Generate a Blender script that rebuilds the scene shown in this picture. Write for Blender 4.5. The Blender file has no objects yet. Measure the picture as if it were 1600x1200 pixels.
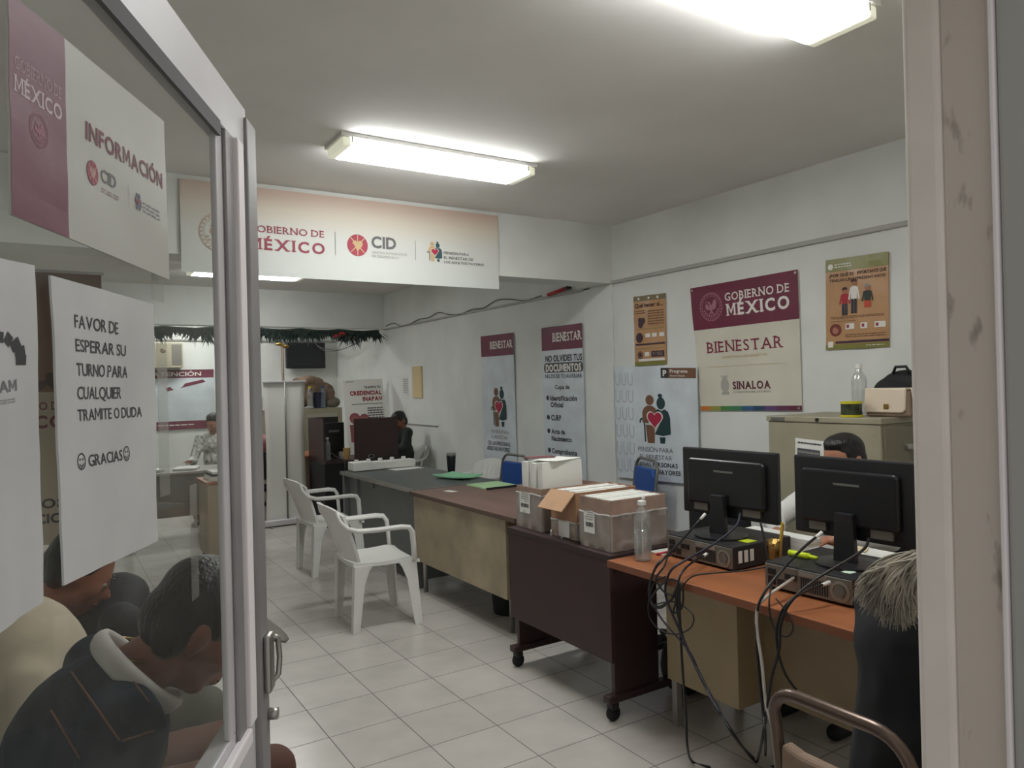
import bpy, bmesh, math, random
from mathutils import Vector, Matrix, noise
random.seed(7)
C = bpy.context.scene.collection
SC = bpy.context.scene
# ------------------------------------------------------------------ camera, world, exposure
F_PX = 1151.8
YAW, PITCH, ROLL, CAM_Z = .56388, .00165, -.02515, 1.5204
_f = Vector((math.sin(YAW)*math.cos(PITCH), math.cos(YAW)*math.cos(PITCH), math.sin(PITCH)))
_r = Vector((math.cos(YAW), -math.sin(YAW), 0)); _u = _r.cross(_f)
_c, _s = math.cos(ROLL), math.sin(ROLL)
CR, CU, CF = _c*_r + _s*_u, -_s*_r + _c*_u, _f
CAM = Vector((0, 0, CAM_Z))
cd = bpy.data.cameras.new('camera'); cam = bpy.data.objects.new('camera', cd); C.objects.link(cam)
cam.matrix_world = Matrix(((CR.x, CU.x, -CF.x, CAM.x), (CR.y, CU.y, -CF.y, CAM.y), (CR.z, CU.z, -CF.z, CAM.z), (0, 0, 0, 1)))
cd.sensor_fit = 'HORIZONTAL'; cd.sensor_width = 36; cd.lens = F_PX/1600*36; cd.clip_start = .02
SC.camera = cam
W = bpy.data.worlds.new('daylight'); SC.world = W; W.use_nodes = True
bg = W.node_tree.nodes['Background']; bg.inputs[0].default_value = (.86, .84, .82, 1); bg.inputs[1].default_value = .56
SC.view_settings.view_transform = 'Standard'; SC.view_settings.look = 'None'
SC.view_settings.gamma = 1; SC.view_settings.use_curve_mapping = False
SC.view_settings.exposure = 0
LAMP = 25
def ray(px, py):
    return CR*((px-800)/F_PX) - CU*((py-600)/F_PX) + CF
def atX(px, py, X): d = ray(px, py); return CAM + d*(X/d.x)
def atY(px, py, Y): d = ray(px, py); return CAM + d*(Y/d.y)
def atZ(px, py, Z): d = ray(px, py); return CAM + d*((Z-CAM_Z)/d.z)

# ------------------------------------------------------------------ materials
def lin(c): c /= 255; return c/12.92 if c <= .04045 else ((c+.055)/1.055)**2.4
def rgb(c): return (lin(c[0]), lin(c[1]), lin(c[2]), 1)
MATS = {}
def mat(name, col, rough=.6, metal=0, var=0, vscale=8, bump=0, bscale=60, stretch=None, spec=.5, trans=0, alpha=1, emit=None, sheen=0):
    if name in MATS: return MATS[name]
    m = bpy.data.materials.new(name); m.use_nodes = True; nt = m.node_tree; N = nt.nodes; L = nt.links
    b = N['Principled BSDF']; b.inputs['Base Color'].default_value = rgb(col)
    b.inputs['Roughness'].default_value = rough; b.inputs['Metallic'].default_value = metal
    b.inputs['Specular IOR Level'].default_value = spec
    if trans: b.inputs['Transmission Weight'].default_value = trans
    if alpha < 1: b.inputs['Alpha'].default_value = alpha
    if emit: b.inputs['Emission Color'].default_value = rgb(emit[0]); b.inputs['Emission Strength'].default_value = emit[1]
    if var or bump:
        tc = N.new('ShaderNodeTexCoord'); mp = N.new('ShaderNodeMapping'); L.new(tc.outputs['Object'], mp.inputs[0])
        if stretch: mp.inputs['Scale'].default_value = stretch
    if var:
        n = N.new('ShaderNodeTexNoise'); n.inputs['Scale'].default_value = vscale; n.inputs['Detail'].default_value = 5; L.new(mp.outputs[0], n.inputs[0])
        r = N.new('ShaderNodeValToRGB'); L.new(n.outputs['Fac'], r.inputs[0])
        r.color_ramp.elements[0].position = .3; r.color_ramp.elements[1].position = .7
        lo = tuple(max(0, v*(1-var)) for v in col); hi = tuple(min(255, v*(1+var*.6)) for v in col)
        r.color_ramp.elements[0].color = rgb(lo); r.color_ramp.elements[1].color = rgb(hi); L.new(r.outputs[0], b.inputs['Base Color'])
    if bump:
        n2 = N.new('ShaderNodeTexNoise'); n2.inputs['Scale'].default_value = bscale; n2.inputs['Detail'].default_value = 3; L.new(mp.outputs[0], n2.inputs[0])
        bp = N.new('ShaderNodeBump'); bp.inputs['Strength'].default_value = bump; bp.inputs['Distance'].default_value = .01
        L.new(n2.outputs['Fac'], bp.inputs['Height']); L.new(bp.outputs[0], b.inputs['Normal'])
    MATS[name] = m; return m
def film(name, col, opacity, rough=.1, gloss=.08):
    """clear sheet: mostly see-through, with a dusty layer and a shine"""
    m = bpy.data.materials.new(name); m.use_nodes = True; nt = m.node_tree; N = nt.nodes; L = nt.links
    N.remove(N['Principled BSDF']); out = N['Material Output']
    t = N.new('ShaderNodeBsdfTransparent'); t.inputs[0].default_value = (.93, .94, .93, 1)
    d = N.new('ShaderNodeBsdfDiffuse'); d.inputs[0].default_value = rgb(col)
    g = N.new('ShaderNodeBsdfGlossy'); g.inputs['Roughness'].default_value = rough
    tc = N.new('ShaderNodeTexCoord'); n = N.new('ShaderNodeTexNoise'); n.inputs['Scale'].default_value = 9; n.inputs['Detail'].default_value = 6
    L.new(tc.outputs['Object'], n.inputs[0])
    mr = N.new('ShaderNodeMapRange'); mr.inputs[1].default_value = .3; mr.inputs[2].default_value = .75
    mr.inputs[3].default_value = opacity*.6; mr.inputs[4].default_value = opacity*1.5; L.new(n.outputs['Fac'], mr.inputs[0])
    a = N.new('ShaderNodeMixShader'); L.new(mr.outputs[0], a.inputs[0]); L.new(t.outputs[0], a.inputs[1]); L.new(d.outputs[0], a.inputs[2])
    e = N.new('ShaderNodeMixShader'); e.inputs[0].default_value = gloss; L.new(a.outputs[0], e.inputs[1]); L.new(g.outputs[0], e.inputs[2])
    L.new(e.outputs[0], out.inputs[0]); MATS[name] = m; return m

WALL = mat('wall_paint', (226, 228, 224), .75, var=.03, vscale=2.5, bump=.06, bscale=90)
CEIL = mat('ceiling_paint', (232, 230, 226), .8, var=.03, vscale=1.5)
PLAST = mat('old_white_plaster', (206, 200, 190), .8, var=.06, vscale=5, bump=.1, bscale=40)
WHITE = mat('white_plastic', (226, 226, 222), .38)
ALU = mat('aluminium', (212, 210, 212), .45, .2, var=.04, vscale=4)
ALUW = mat('pale_aluminium', (246, 240, 242), .55)
ALUD = mat('dull_aluminium', (150, 148, 148), .5, .3, var=.06)
GASK = mat('rubber_gasket', (98, 98, 98), .7)
CHROME = mat('steel', (175, 172, 168), .3, .8)
BLACK = mat('black_plastic', (30, 30, 33), .38)
BLACKM = mat('matte_black', (24, 24, 27), .7)
PCM = mat('pc_case_black', (34, 34, 36), .5, bump=.05, bscale=200)
METGR = mat('pc_back_metal', (128, 124, 116), .45, .5)
PAPER = mat('white_paper', (232, 232, 226), .85)
PAPERL = mat('laminated_paper', (206, 207, 206), .5, var=.04, vscale=9)
MAROON = mat('maroon_print', (112, 36, 62), .5, var=.08, vscale=6)
CREAM = mat('cream_banner', (216, 212, 196), .55, var=.04, vscale=3)
PALEB = mat('pale_blue_white_banner', (214, 222, 228), .45, var=.05, vscale=5)
INK = mat('dark_grey_print', (62, 62, 64), .6)
GINK = mat('grey_print', (150, 148, 142), .6)
TAN = mat('tan_print', (205, 175, 130), .6)
BRN = mat('brown_print', (120, 84, 62), .6)
TEAL = mat('dark_teal_print', (30, 62, 64), .6)
CRIM = mat('crimson_print', (176, 38, 70), .6)
MBLEND = mat('light_maroon_print', (150, 78, 98), .6)
WPR = mat('white_print', (232, 228, 222), .6)
SKIN = mat('skin', (172, 118, 92), .5, var=.06, vscale=20)
SKIND = mat('tanned_skin', (150, 96, 76), .5, var=.06, vscale=20)
HAIR = mat('black_hair', (22, 20, 20), .38, bump=.6, bscale=120, stretch=(1, 1, .25))
LIP = mat('lip', (120, 66, 60), .45)
EYEW = mat('eye_white', (178, 168, 158), .35)
CARD = mat('brown_cardboard', (172, 132, 104), .8, var=.08, vscale=7)
CARDW = mat('wrapped_cardboard', (160, 134, 120), .35, var=.12, vscale=9)
CARDIN = mat('cardboard_edge', (150, 112, 84), .85)
WOODTAN = mat('tan_laminate', (166, 150, 124), .45, var=.08, vscale=5, stretch=(1, 1, .2))
BROWNTOP = mat('brown_laminate', (120, 92, 82), .4, var=.1, vscale=8, stretch=(1, .3, 1))
WINE = mat('dark_wine_wood', (62, 44, 44), .4, var=.12, vscale=7, stretch=(1, .2, .2))
ORANGE = mat('orange_cherry_laminate', (162, 100, 64), .4, var=.1, vscale=7, stretch=(1, .25, 1))
ORANGEE = mat('cherry_edge', (132, 80, 54), .45)
GREYMET = mat('grey_enamel', (112, 115, 114), .45, .1, var=.05, vscale=4)
DGREY = mat('dark_green_grey_top', (66, 72, 72), .35, var=.08, vscale=6)
CABG = mat('olive_beige_enamel', (158, 152, 130), .5, var=.05, vscale=4)
BLUE = mat('blue_vinyl', (38, 84, 158), .45, bump=.1, bscale=60)
GTUBE = mat('grey_tube', (120, 120, 116), .4, .4)
BRONZE = mat('bronze_tube', (112, 96, 86), .3, .55)
TANFAB = mat('tan_fabric', (150, 128, 110), .85, bump=.2, bscale=260)
GREEN = mat('mint_folder', (150, 214, 172), .7)
GREEN2 = mat('pale_green_folder', (172, 208, 160), .7)
YEL = mat('yellow_plastic', (206, 196, 40), .5)
NEON = mat('neon_highlighter', (206, 226, 30), .45)
GOLD = mat('gold_foil', (158, 128, 72), .3, .85, bump=.4, bscale=80)
RED = mat('red_plastic', (180, 38, 44), .5)
CLEAR = film('clear_plastic', (225, 230, 232), .16, .08, .16)
BLUEC = film('blue_clear_plastic', (120, 140, 170), .35, .08, .14)
WRAP = film('stretch_wrap', (225, 224, 220), .17, .2, .2)
film('highlit_wrap', (232, 231, 228), .55, .2, .2)  # whiter wrap with the top-edge highlight put into its colour
GLASS = film('dusty_glass', (205, 203, 196), .04, .02, .03)
TAPE = film('clear_tape', (225, 222, 212), .13, .2, .06)

# floor tiles
def tile_material():
    m = bpy.data.materials.new('floor_tile'); m.use_nodes = True; nt = m.node_tree; N = nt.nodes; L = nt.links; b = N['Principled BSDF']
    tc = N.new('ShaderNodeTexCoord'); mp = N.new('ShaderNodeMapping'); mp.vector_type = 'TEXTURE'
    mp.inputs['Location'].default_value = (1.01627-.33*20, 3.17582-.33*20, 0); mp.inputs['Scale'].default_value = (.33, .33, 1)
    L.new(tc.outputs['Object'], mp.inputs[0])
    br = N.new('ShaderNodeTexBrick'); br.offset = 0; br.squash = 1; br.inputs['Scale'].default_value = 1
    br.inputs['Brick Width'].default_value = 1; br.inputs['Row Height'].default_value = 1
    br.inputs['Mortar Size'].default_value = .008; br.inputs['Mortar Smooth'].default_value = .2; br.inputs['Bias'].default_value = 0
    br.inputs['Color1'].default_value = rgb((202, 197, 190)); br.inputs['Color2'].default_value = rgb((196, 191, 184)); br.inputs['Mortar'].default_value = rgb((112, 104, 98))
    L.new(mp.outputs[0], br.inputs[0])
    n = N.new('ShaderNodeTexNoise'); n.inputs['Scale'].default_value = 5; n.inputs['Detail'].default_value = 6; L.new(tc.outputs['Object'], n.inputs[0])
    mr = N.new('ShaderNodeMapRange'); mr.inputs[1].default_value = .3; mr.inputs[2].default_value = .7; mr.inputs[3].default_value = .9; mr.inputs[4].default_value = 1.03
    L.new(n.outputs['Fac'], mr.inputs[0])
    mx = N.new('ShaderNodeMix'); mx.data_type = 'RGBA'; mx.blend_type = 'MULTIPLY'; mx.inputs[0].default_value = 1
    L.new(br.outputs[0], mx.inputs[6]); L.new(mr.outputs[0], mx.inputs[7]); L.new(mx.outputs[2], b.inputs['Base Color'])
    rr = N.new('ShaderNodeMapRange'); rr.inputs[3].default_value = .24; rr.inputs[4].default_value = .7; L.new(br.outputs['Fac'], rr.inputs[0]); L.new(rr.outputs[0], b.inputs['Roughness'])
    bp = N.new('ShaderNodeBump'); bp.inputs['Strength'].default_value = .3; bp.inputs['Distance'].default_value = .002; bp.invert = True
    L.new(br.outputs['Fac'], bp.inputs['Height']); L.new(bp.outputs[0], b.inputs['Normal'])
    return m
TILE = tile_material()
def bands_material(name, stops, axis=2, rough=.5):
    """printed banner colour that changes over its own height (ink gradient printed on the cloth)"""
    m = bpy.data.materials.new(name); m.use_nodes = True; nt = m.node_tree; N = nt.nodes; L = nt.links; b = N['Principled BSDF']
    tc = N.new('ShaderNodeTexCoord'); sp = N.new('ShaderNodeSeparateXYZ'); L.new(tc.outputs['Object'], sp.inputs[0])
    mr = N.new('ShaderNodeMapRange'); mr.inputs[1].default_value = stops[0][0]; mr.inputs[2].default_value = stops[-1][0]; L.new(sp.outputs[axis], mr.inputs[0])
    r = N.new('ShaderNodeValToRGB'); L.new(mr.outputs[0], r.inputs[0]); z0, z1 = stops[0][0], stops[-1][0]
    while len(r.color_ramp.elements) < len(stops): r.color_ramp.elements.new(.5)
    for e, (z, c) in zip(r.color_ramp.elements, stops): e.position = (z-z0)/(z1-z0); e.color = rgb(c)
    L.new(r.outputs[0], b.inputs['Base Color']); b.inputs['Roughness'].default_value = rough
    return m

# ------------------------------------------------------------------ object helpers
def tag(o, label=None, cat=None, group=None, kind=None):
    if label: o['label'] = label
    if cat: o['category'] = cat
    if group: o['group'] = group
    if kind: o['kind'] = kind
    return o
WM = {}
def thing(name, label, cat, loc=(0, 0, 0), rz=0, group=None, kind=None):
    o = bpy.data.objects.new(name, None); C.objects.link(o); o.empty_display_size = .1
    o.location = loc; o.rotation_euler = (0, 0, rz)
    WM[o] = Matrix.Translation(Vector(loc)) @ Matrix.Rotation(rz, 4, 'Z')
    return tag(o, label, cat, group, kind)
def V(*a): return Vector(a)
def frame(d):
    d = d.normalized(); a = V(0, 0, 1) if abs(d.z) < .9 else V(1, 0, 0)
    x = a.cross(d).normalized(); return x, d.cross(x), d
class MB:
    def __init__(s): s.v = []; s.f = []
    def add(s, vs, fs):
        n = len(s.v); s.v += [Vector(q) for q in vs]; s.f += [tuple(i+n for i in q) for q in fs]; return s
    def box(s, x0, x1, y0, y1, z0, z1, M=None):
        vs = [V(x, y, z) for z in (z0, z1) for y in (y0, y1) for x in (x0, x1)]
        if M: vs = [M @ q for q in vs]
        return s.add(vs, [(0, 2, 3, 1), (4, 5, 7, 6), (0, 1, 5, 4), (2, 6, 7, 3), (0, 4, 6, 2), (1, 3, 7, 5)])
    def bar(s, a, b, w, h, up=None):
        a, b = Vector(a), Vector(b); d = (b-a).normalized(); up = Vector(up) if up else (V(0, 0, 1) if abs(d.z) < .9 else V(1, 0, 0))
        x = d.cross(up).normalized(); y = x.cross(d)
        vs = [p + x*(w/2*i) + y*(h/2*j) for p in (a, b) for j in (-1, 1) for i in (-1, 1)]
        return s.add(vs, [(0, 1, 3, 2), (4, 6, 7, 5), (0, 4, 5, 1), (2, 3, 7, 6), (0, 2, 6, 4), (1, 5, 7, 3)])
    def tube(s, pts, r, n=8, caps=True, flat=1.0):
        pts = [Vector(p) for p in pts]; m = len(pts); rs = r if isinstance(r, (list, tuple)) else [r]*m
        vs = []; x = None
        for i, p in enumerate(pts):
            d = (pts[min(i+1, m-1)]-pts[max(i-1, 0)])
            d = d.normalized() if d.length > 1e-9 else V(0, 0, 1)
            if x is None: x = frame(d)[0]
            else:
                x = x - d*x.dot(d); x = x.normalized() if x.length > 1e-6 else frame(d)[0]
            y = d.cross(x)
            for k in range(n):
                a = 2*math.pi*k/n; vs.append(p + x*(math.cos(a)*rs[i]) + y*(math.sin(a)*rs[i]*flat))
        fs = [(i*n+k, i*n+(k+1) % n, (i+1)*n+(k+1) % n, (i+1)*n+k) for i in range(m-1) for k in range(n)]
        if caps: fs += [tuple(range(n-1, -1, -1)), tuple((m-1)*n+k for k in range(n))]
        return s.add(vs, fs)
    def cyl(s, a, b, r, r2=None, n=16): return s.tube([a, b], [r, r if r2 is None else r2], n)
    def lathe(s, prof, c=(0, 0, 0), n=20, ax=None):
        c = Vector(c); X, Y, Z = (V(1, 0, 0), V(0, 1, 0), V(0, 0, 1)) if ax is None else frame(Vector(ax))
        vs = [c + X*(r*math.cos(2*math.pi*k/n)) + Y*(r*math.sin(2*math.pi*k/n)) + Z*z for r, z in prof for k in range(n)]
        m = len(prof); fs = [(i*n+k, i*n+(k+1) % n, (i+1)*n+(k+1) % n, (i+1)*n+k) for i in range(m-1) for k in range(n)]
        fs += [tuple(range(n-1, -1, -1)), tuple((m-1)*n+k for k in range(n))]
        return s.add(vs, fs)
    def ell(s, c, rx, ry, rz, M=None, nu=20, nv=12):
        c = Vector(c); vs = []
        for i in range(1, nv):
            t = math.pi*i/nv
            for k in range(nu):
                a = 2*math.pi*k/nu; q = V(rx*math.sin(t)*math.cos(a), ry*math.sin(t)*math.sin(a), rz*math.cos(t))
                vs.append(c + (M @ q if M else q))
        for e in (1, -1): q = V(0, 0, e*rz); vs.append(c + (M @ q if M else q))
        N = len(vs); fs = [(i*nu+k, (i+1)*nu+k, (i+1)*nu+(k+1) % nu, i*nu+(k+1) % nu) for i in range(nv-2) for k in range(nu)]
        fs += [(N-2, k, (k+1) % nu) for k in range(nu)] + [(N-1, (nv-2)*nu+(k+1) % nu, (nv-2)*nu+k) for k in range(nu)]
        return s.add(vs, fs)
    def cap(s, a, b, ra, rb, n=14):
        """tapered capsule"""
        a, b = Vector(a), Vector(b); d = (b-a); L = d.length; d = d/L if L > 1e-6 else V(0, 0, 1)
        pts, rs = [], []
        for k in range(6):
            t = math.pi/2*(k+.15)/5.15; pts.append(a - d*ra*math.cos(t)); rs.append(ra*math.sin(t))
        for k in range(5, -1, -1):
            t = math.pi/2*(k+.15)/5.15; pts.append(b + d*rb*math.cos(t)); rs.append(rb*math.sin(t))
        return s.tube(pts, rs, n)
    def prism(s, poly, o, X, Y, h):
        """flat outline (2D) on axes X, Y from o, thickened by vector h"""
        o, X, Y, h = Vector(o), Vector(X), Vector(Y), Vector(h); n = len(poly)
        vs = [o + X*a + Y*b for a, b in poly]; vs += [q + h for q in vs]
        return s.add(vs, [tuple(range(n)), tuple(range(2*n-1, n-1, -1))] + [(i, i+n, (i+1) % n+n, (i+1) % n) for i in range(n)])
    def build(s, name, m, parent=None, local=False, smooth=False, bevel=0, seg=2, subsurf=0, label=None):
        me = bpy.data.meshes.new(name); me.from_pydata([tuple(q) for q in s.v], [], s.f); me.update()
        bm = bmesh.new(); bm.from_mesh(me); bmesh.ops.recalc_face_normals(bm, faces=bm.faces[:]); bm.to_mesh(me); bm.free()
        return link(name, me, m, parent, local, smooth, bevel, seg, subsurf, label)
def link(name, me, m, parent=None, local=False, smooth=False, bevel=0, seg=2, subsurf=0, label=None):
    o = bpy.data.objects.new(name, me); C.objects.link(o)
    if m: me.materials.append(m)
    if smooth:
        for p in me.polygons: p.use_smooth = True
    if bevel:
        b = o.modifiers.new('bevel', 'BEVEL'); b.width = bevel; b.segments = seg; b.limit_method = 'ANGLE'; b.angle_limit = .7
    if subsurf:
        b = o.modifiers.new('subsurf', 'SUBSURF'); b.levels = subsurf; b.render_levels = subsurf
    WM[o] = Matrix.Identity(4)
    if parent:
        o.parent = parent
        if local: WM[o] = WM[parent].copy()
        else: o.matrix_parent_inverse = WM[parent].inverted()
    if label: o['label'] = label
    return o
def fuse(mb, name, m, parent, voxel=.008, smooth_it=4, bumpy=0, label=None, disp=None):
    """union of overlapping lumps -> one continuous skin"""
    me = bpy.data.meshes.new(name); me.from_pydata([tuple(q) for q in mb.v], [], mb.f); me.update()
    bm = bmesh.new(); bm.from_mesh(me); bmesh.ops.recalc_face_normals(bm, faces=bm.faces[:]); bm.to_mesh(me); bm.free()
    bake = bpy.data.scenes.get('bake') or bpy.data.scenes.new('bake')
    o = bpy.data.objects.new('tmp', me); bake.collection.objects.link(o)
    r = o.modifiers.new('r', 'REMESH'); r.mode = 'VOXEL'; r.voxel_size = voxel; r.use_smooth_shade = True
    if smooth_it:
        q = o.modifiers.new('s', 'SMOOTH'); q.iterations = smooth_it; q.factor = .5
    with bpy.context.temp_override(scene=bake, view_layer=bake.view_layers[0]):
        dg = bpy.context.evaluated_depsgraph_get(); me2 = bpy.data.meshes.new_from_object(o.evaluated_get(dg))
    bpy.data.objects.remove(o); me2.name = name
    if bumpy:
        for v in me2.vertices:
            p = Vector(v.co); v.co = p + v.normal*(noise.noise(p*9)*bumpy + noise.noise(p*23)*bumpy*.5)
    return link(name, me2, m, parent, smooth=True, label=label)
def copy_tree(o, parent=None):
    c = o.copy(); C.objects.link(c)
    if parent: c.parent = parent
    for ch in list(o.children): copy_tree(ch, c)
    return c
def clone(src, loc, rz, label):
    c = copy_tree(src); c.location = loc; c.rotation_euler = (0, 0, rz); c['label'] = label
    return c
def single(o, label, cat, group=None, kind=None): return tag(o, label, cat, group, kind)
def struct(o): o['kind'] = 'structure'; return o

# lettering: glyph outlines from the built-in font, laid out one by one
GL = {}
def glyph(ch, bold):
    k = (ch, bold)
    if ch == 'M' and k not in GL:
        t = .105+2*bold; w = .90+bold; v1 = .40; v2 = v1-1.75*t; a = (1-v1)/(w/2-1.1*t); y = v2+a*(w/2-t)
        q = [(0, 0), (t, 0), (t, y), (w/2, v2), (w-t, y), (w-t, 0), (w, 0), (w, 1), (w-1.1*t, 1), (w/2, v1), (1.1*t, 1), (0, 1)]
        GL[k] = ([(x*.73, z*.73) for x, z in q], [tuple(range(12))])
    if k not in GL:
        cu = bpy.data.curves.new('g', 'FONT'); cu.body = ch; cu.size = 1; cu.offset = bold; cu.resolution_u = 3
        o = bpy.data.objects.new('g', cu); C.objects.link(o)
        dg = bpy.context.evaluated_depsgraph_get(); me = bpy.data.meshes.new_from_object(o.evaluated_get(dg))
        vs = [(v.co.x, v.co.y) for v in me.vertices]; fs = [tuple(p.vertices) for p in me.polygons]
        bpy.data.objects.remove(o); bpy.data.meshes.remove(me)
        GL[k] = (vs, fs)
    return GL[k]
SERIF = {'B': [(0, 0), (0, 1)], 'D': [(0, 0), (0, 1)], 'E': [(0, 0), (0, 1)], 'É': [(0, 0), (0, 1)], 'I': [(.5, 0), (.5, 1)], 'M': [(0, 0), (1, 0), (0, 1), (1, 1)],
         'N': [(0, 0), (0, 1), (1, 1)], 'R': [(0, 0), (0, 1), (.95, 0)], 'T': [(.5, 0)], 'X': [(0, 0), (1, 0), (0, 1), (1, 1)], 'A': [(0, 0), (1, 0)], 'L': [(0, 0), (0, 1)]}
def string_shapes(txt, bold=0, serif=False, track=.09):
    """list of (verts, faces) with cap height about 1, and total width"""
    out = []; x = 0; cap = .73
    for ch in txt:
        if ch == ' ': x += .34; continue
        vs, fs = glyph(ch, bold)
        if not vs: x += .3; continue
        x0 = min(v[0] for v in vs); x1 = max(v[0] for v in vs); w = (x1-x0)/cap
        out.append(([((v[0]-x0)/cap + x, v[1]/cap) for v in vs], fs))
        if serif and ch in SERIF:
            st = .17
            for (sx, sy) in SERIF[ch]:
                cx = x + (st*.5 if sx == 0 else (w-st*.5 if sx > .9 else w*sx)); hw = .2 if sx == .5 else .17; y0 = 0 if sy == 0 else 1-.085
                out.append(([(cx-hw, y0), (cx+hw, y0), (cx+hw, y0+.085), (cx-hw, y0+.085)], [(0, 1, 2, 3)]))
        x += w + track + (.06 if serif else 0)
    return out, max(x-track, .01)

class Board:
    """a printed sheet on four corners (u to the right, v down), with its print as parts"""
    def __init__(s, name, label, cat, TL, TR, BL, BR, m, nrm, wav=0, thick=.002, seed=0, group=None, n=(16, 16), lay=.0009, parent=None):
        s.lay = lay
        s.q = [Vector(a) for a in (TL, TR, BL, BR)]; s.n = Vector(nrm).normalized(); s.wav = wav; s.sd = seed; s.layer = 1
        mb = MB(); nu, nv = n
        front = [s.p(i/nu, j/nv, 0) for j in range(nv+1) for i in range(nu+1)]
        bk = [q - s.n*thick for q in front]; N = len(front); W1 = nu+1
        fs = []
        for j in range(nv):
            for i in range(nu):
                a = j*W1+i; fs.append((a, a+W1, a+W1+1, a+1)); fs.append((N+a, N+a+1, N+a+W1+1, N+a+W1))
        rim = [i for i in range(W1)] + [j*W1+nu for j in range(1, nv+1)] + [nv*W1+i for i in range(nu-1, -1, -1)] + [j*W1 for j in range(nv-1, 0, -1)]
        for k in range(len(rim)): a, b = rim[k], rim[(k+1) % len(rim)]; fs.append((a, b, N+b, N+a))
        mb.add(front+bk, fs)
        s.o = mb.build(name, m, parent, smooth=False)
        if not parent: tag(s.o, label, cat, group)
        for p in s.o.data.polygons: p.use_smooth = wav > 0
        s.o.data.set_sharp_from_angle(angle=.6)
    def p(s, u, v, w):
        TL, TR, BL, BR = s.q; b = (TL*(1-u)+TR*u)*(1-v) + (BL*(1-u)+BR*u)*v
        if s.wav: w += s.wav*(noise.noise(V(u*2.6+s.sd*7.1, v*3.1, s.sd)) + .35*noise.noise(V(u*7+s.sd, v*8, 4.2+s.sd)))
        return b + s.n*w
    def size(s): TL, TR, BL, BR = s.q; return ((TR-TL).length+(BR-BL).length)/2, ((BL-TL).length+(BR-TR).length)/2
    def emit(s, name, shapes, m, parent=None, layer=None, label=None):
        """shapes: list of (uv verts, faces)"""
        mb = MB(); lay = layer or s.layer
        for vs, fs in shapes: mb.add([s.p(u, v, s.lay*lay+s.lay*.7) for u, v in vs], fs)
        o = mb.build(name, m, parent or s.o, label=label)
        return o
    def rect_s(s, u0, v0, u1, v1):
        nu = max(1, int(abs(u1-u0)*16)); nv = max(1, int(abs(v1-v0)*16))
        vs = [(u0+(u1-u0)*i/nu, v0+(v1-v0)*j/nv) for j in range(nv+1) for i in range(nu+1)]
        return (vs, [(j*(nu+1)+i, (j+1)*(nu+1)+i, (j+1)*(nu+1)+i+1, j*(nu+1)+i+1) for j in range(nv) for i in range(nu)])
    def rect(s, name, u0, v0, u1, v1, m, layer=1, **k): return s.emit(name, [s.rect_s(u0, v0, u1, v1)], m, layer=layer, **k)
    def disc_s(s, u, v, ru, rv=None, n=24, a0=0, a1=2*math.pi):
        w, h = s.size(); rv = rv or ru*w/h
        return ([(u+ru*math.cos(a0+(a1-a0)*k/n), v+rv*math.sin(a0+(a1-a0)*k/n)) for k in range(n)], [tuple(range(n))])
    def ring_s(s, u, v, ru, th, n=28):
        w, h = s.size(); k = w/h; out = []
        for i in range(n):
            a = 2*math.pi*i/n; c, d = math.cos(a), math.sin(a)
            out.append((u+ru*c, v+ru*k*d)); out.append((u+(ru-th)*c, v+(ru-th)*k*d))
        return (out, [(2*i, 2*((i+1) % n), 2*((i+1) % n)+1, 2*i+1) for i in range(n)])
    def line_s(s, pts, wd):
        w, h = s.size(); out = []
        for i, (u, v) in enumerate(pts):
            a = pts[max(i-1, 0)]; b = pts[min(i+1, len(pts)-1)]; du, dv = (b[0]-a[0])*w, (b[1]-a[1])*h; L = math.hypot(du, dv) or 1
            out += [(u - dv/L*wd/2/w, v + du/L*wd/2/h), (u + dv/L*wd/2/w, v - du/L*wd/2/h)]
        return (out, [(2*i, 2*i+1, 2*i+3, 2*i+2) for i in range(len(pts)-1)])
    def text(s, txt, u0, v0, u1, v1, m, bold=0, serif=False, name='lettering', layer=2, parent=None, track=.09, fit=True):
        """capitals fill the box; v0 top of capitals, v1 baseline"""
        sh, w = string_shapes(txt, bold, serif, track); out = []
        for vs, fs in sh: out.append(([(u0+(u1-u0)*x/w, v1-(v1-v0)*y) for x, y in vs], fs))
        return s.emit(name, out, m, parent, layer)
    def scribble(s, u0, v0, u1, v1, rows, m, name='small_print', layer=2):
        """lines of print too small to read in the photo: plain ruled dashes"""
        out = []
        for r in range(rows):
            v = v0+(v1-v0)*r/max(rows, 1); h = (v1-v0)/max(rows, 1)*.45; u = u0
            while u < u1-.01:
                L = random.uniform(.03, .09)*(1 if u1-u0 > .3 else .6); e = min(u+L, u1); out.append(s.rect_s(u, v, e, v+h)); u = e+.012
        return s.emit(name, out, m, layer=layer)
    def couple(s, u0, v0, u1, v1, mman, mwoman, mheart, mwhite, layer=2):
        w_, h_ = 215., 315.
        def T(pts): return [(u0+(u1-u0)*x/w_, v0+(v1-v0)*y/h_) for x, y in pts]
        def poly(pts): return (T(pts), [tuple(range(len(pts)))])
        def el(cx, cy, rx, ry, n=20): return poly([(cx+rx*math.cos(2*math.pi*k/n), cy+ry*math.sin(2*math.pi*k/n)) for k in range(n)])
        man = [el(75, 42, 29, 32), poly([(22, 118), (34, 92), (58, 76), (95, 78), (118, 96), (122, 118), (72, 136), (64, 190), (22, 184)]), poly([(45, 198), (106, 200), (102, 312), (55, 312)])]
        wom = [el(147, 13, 15, 13), el(150, 60, 28, 38), poly([(112, 108), (132, 96), (150, 108), (176, 98), (196, 112), (208, 150), (210, 252), (160, 264), (104, 256), (140, 190), (152, 140), (128, 116)]), poly([(136, 272), (176, 272), (171, 312), (142, 312)])]
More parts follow.
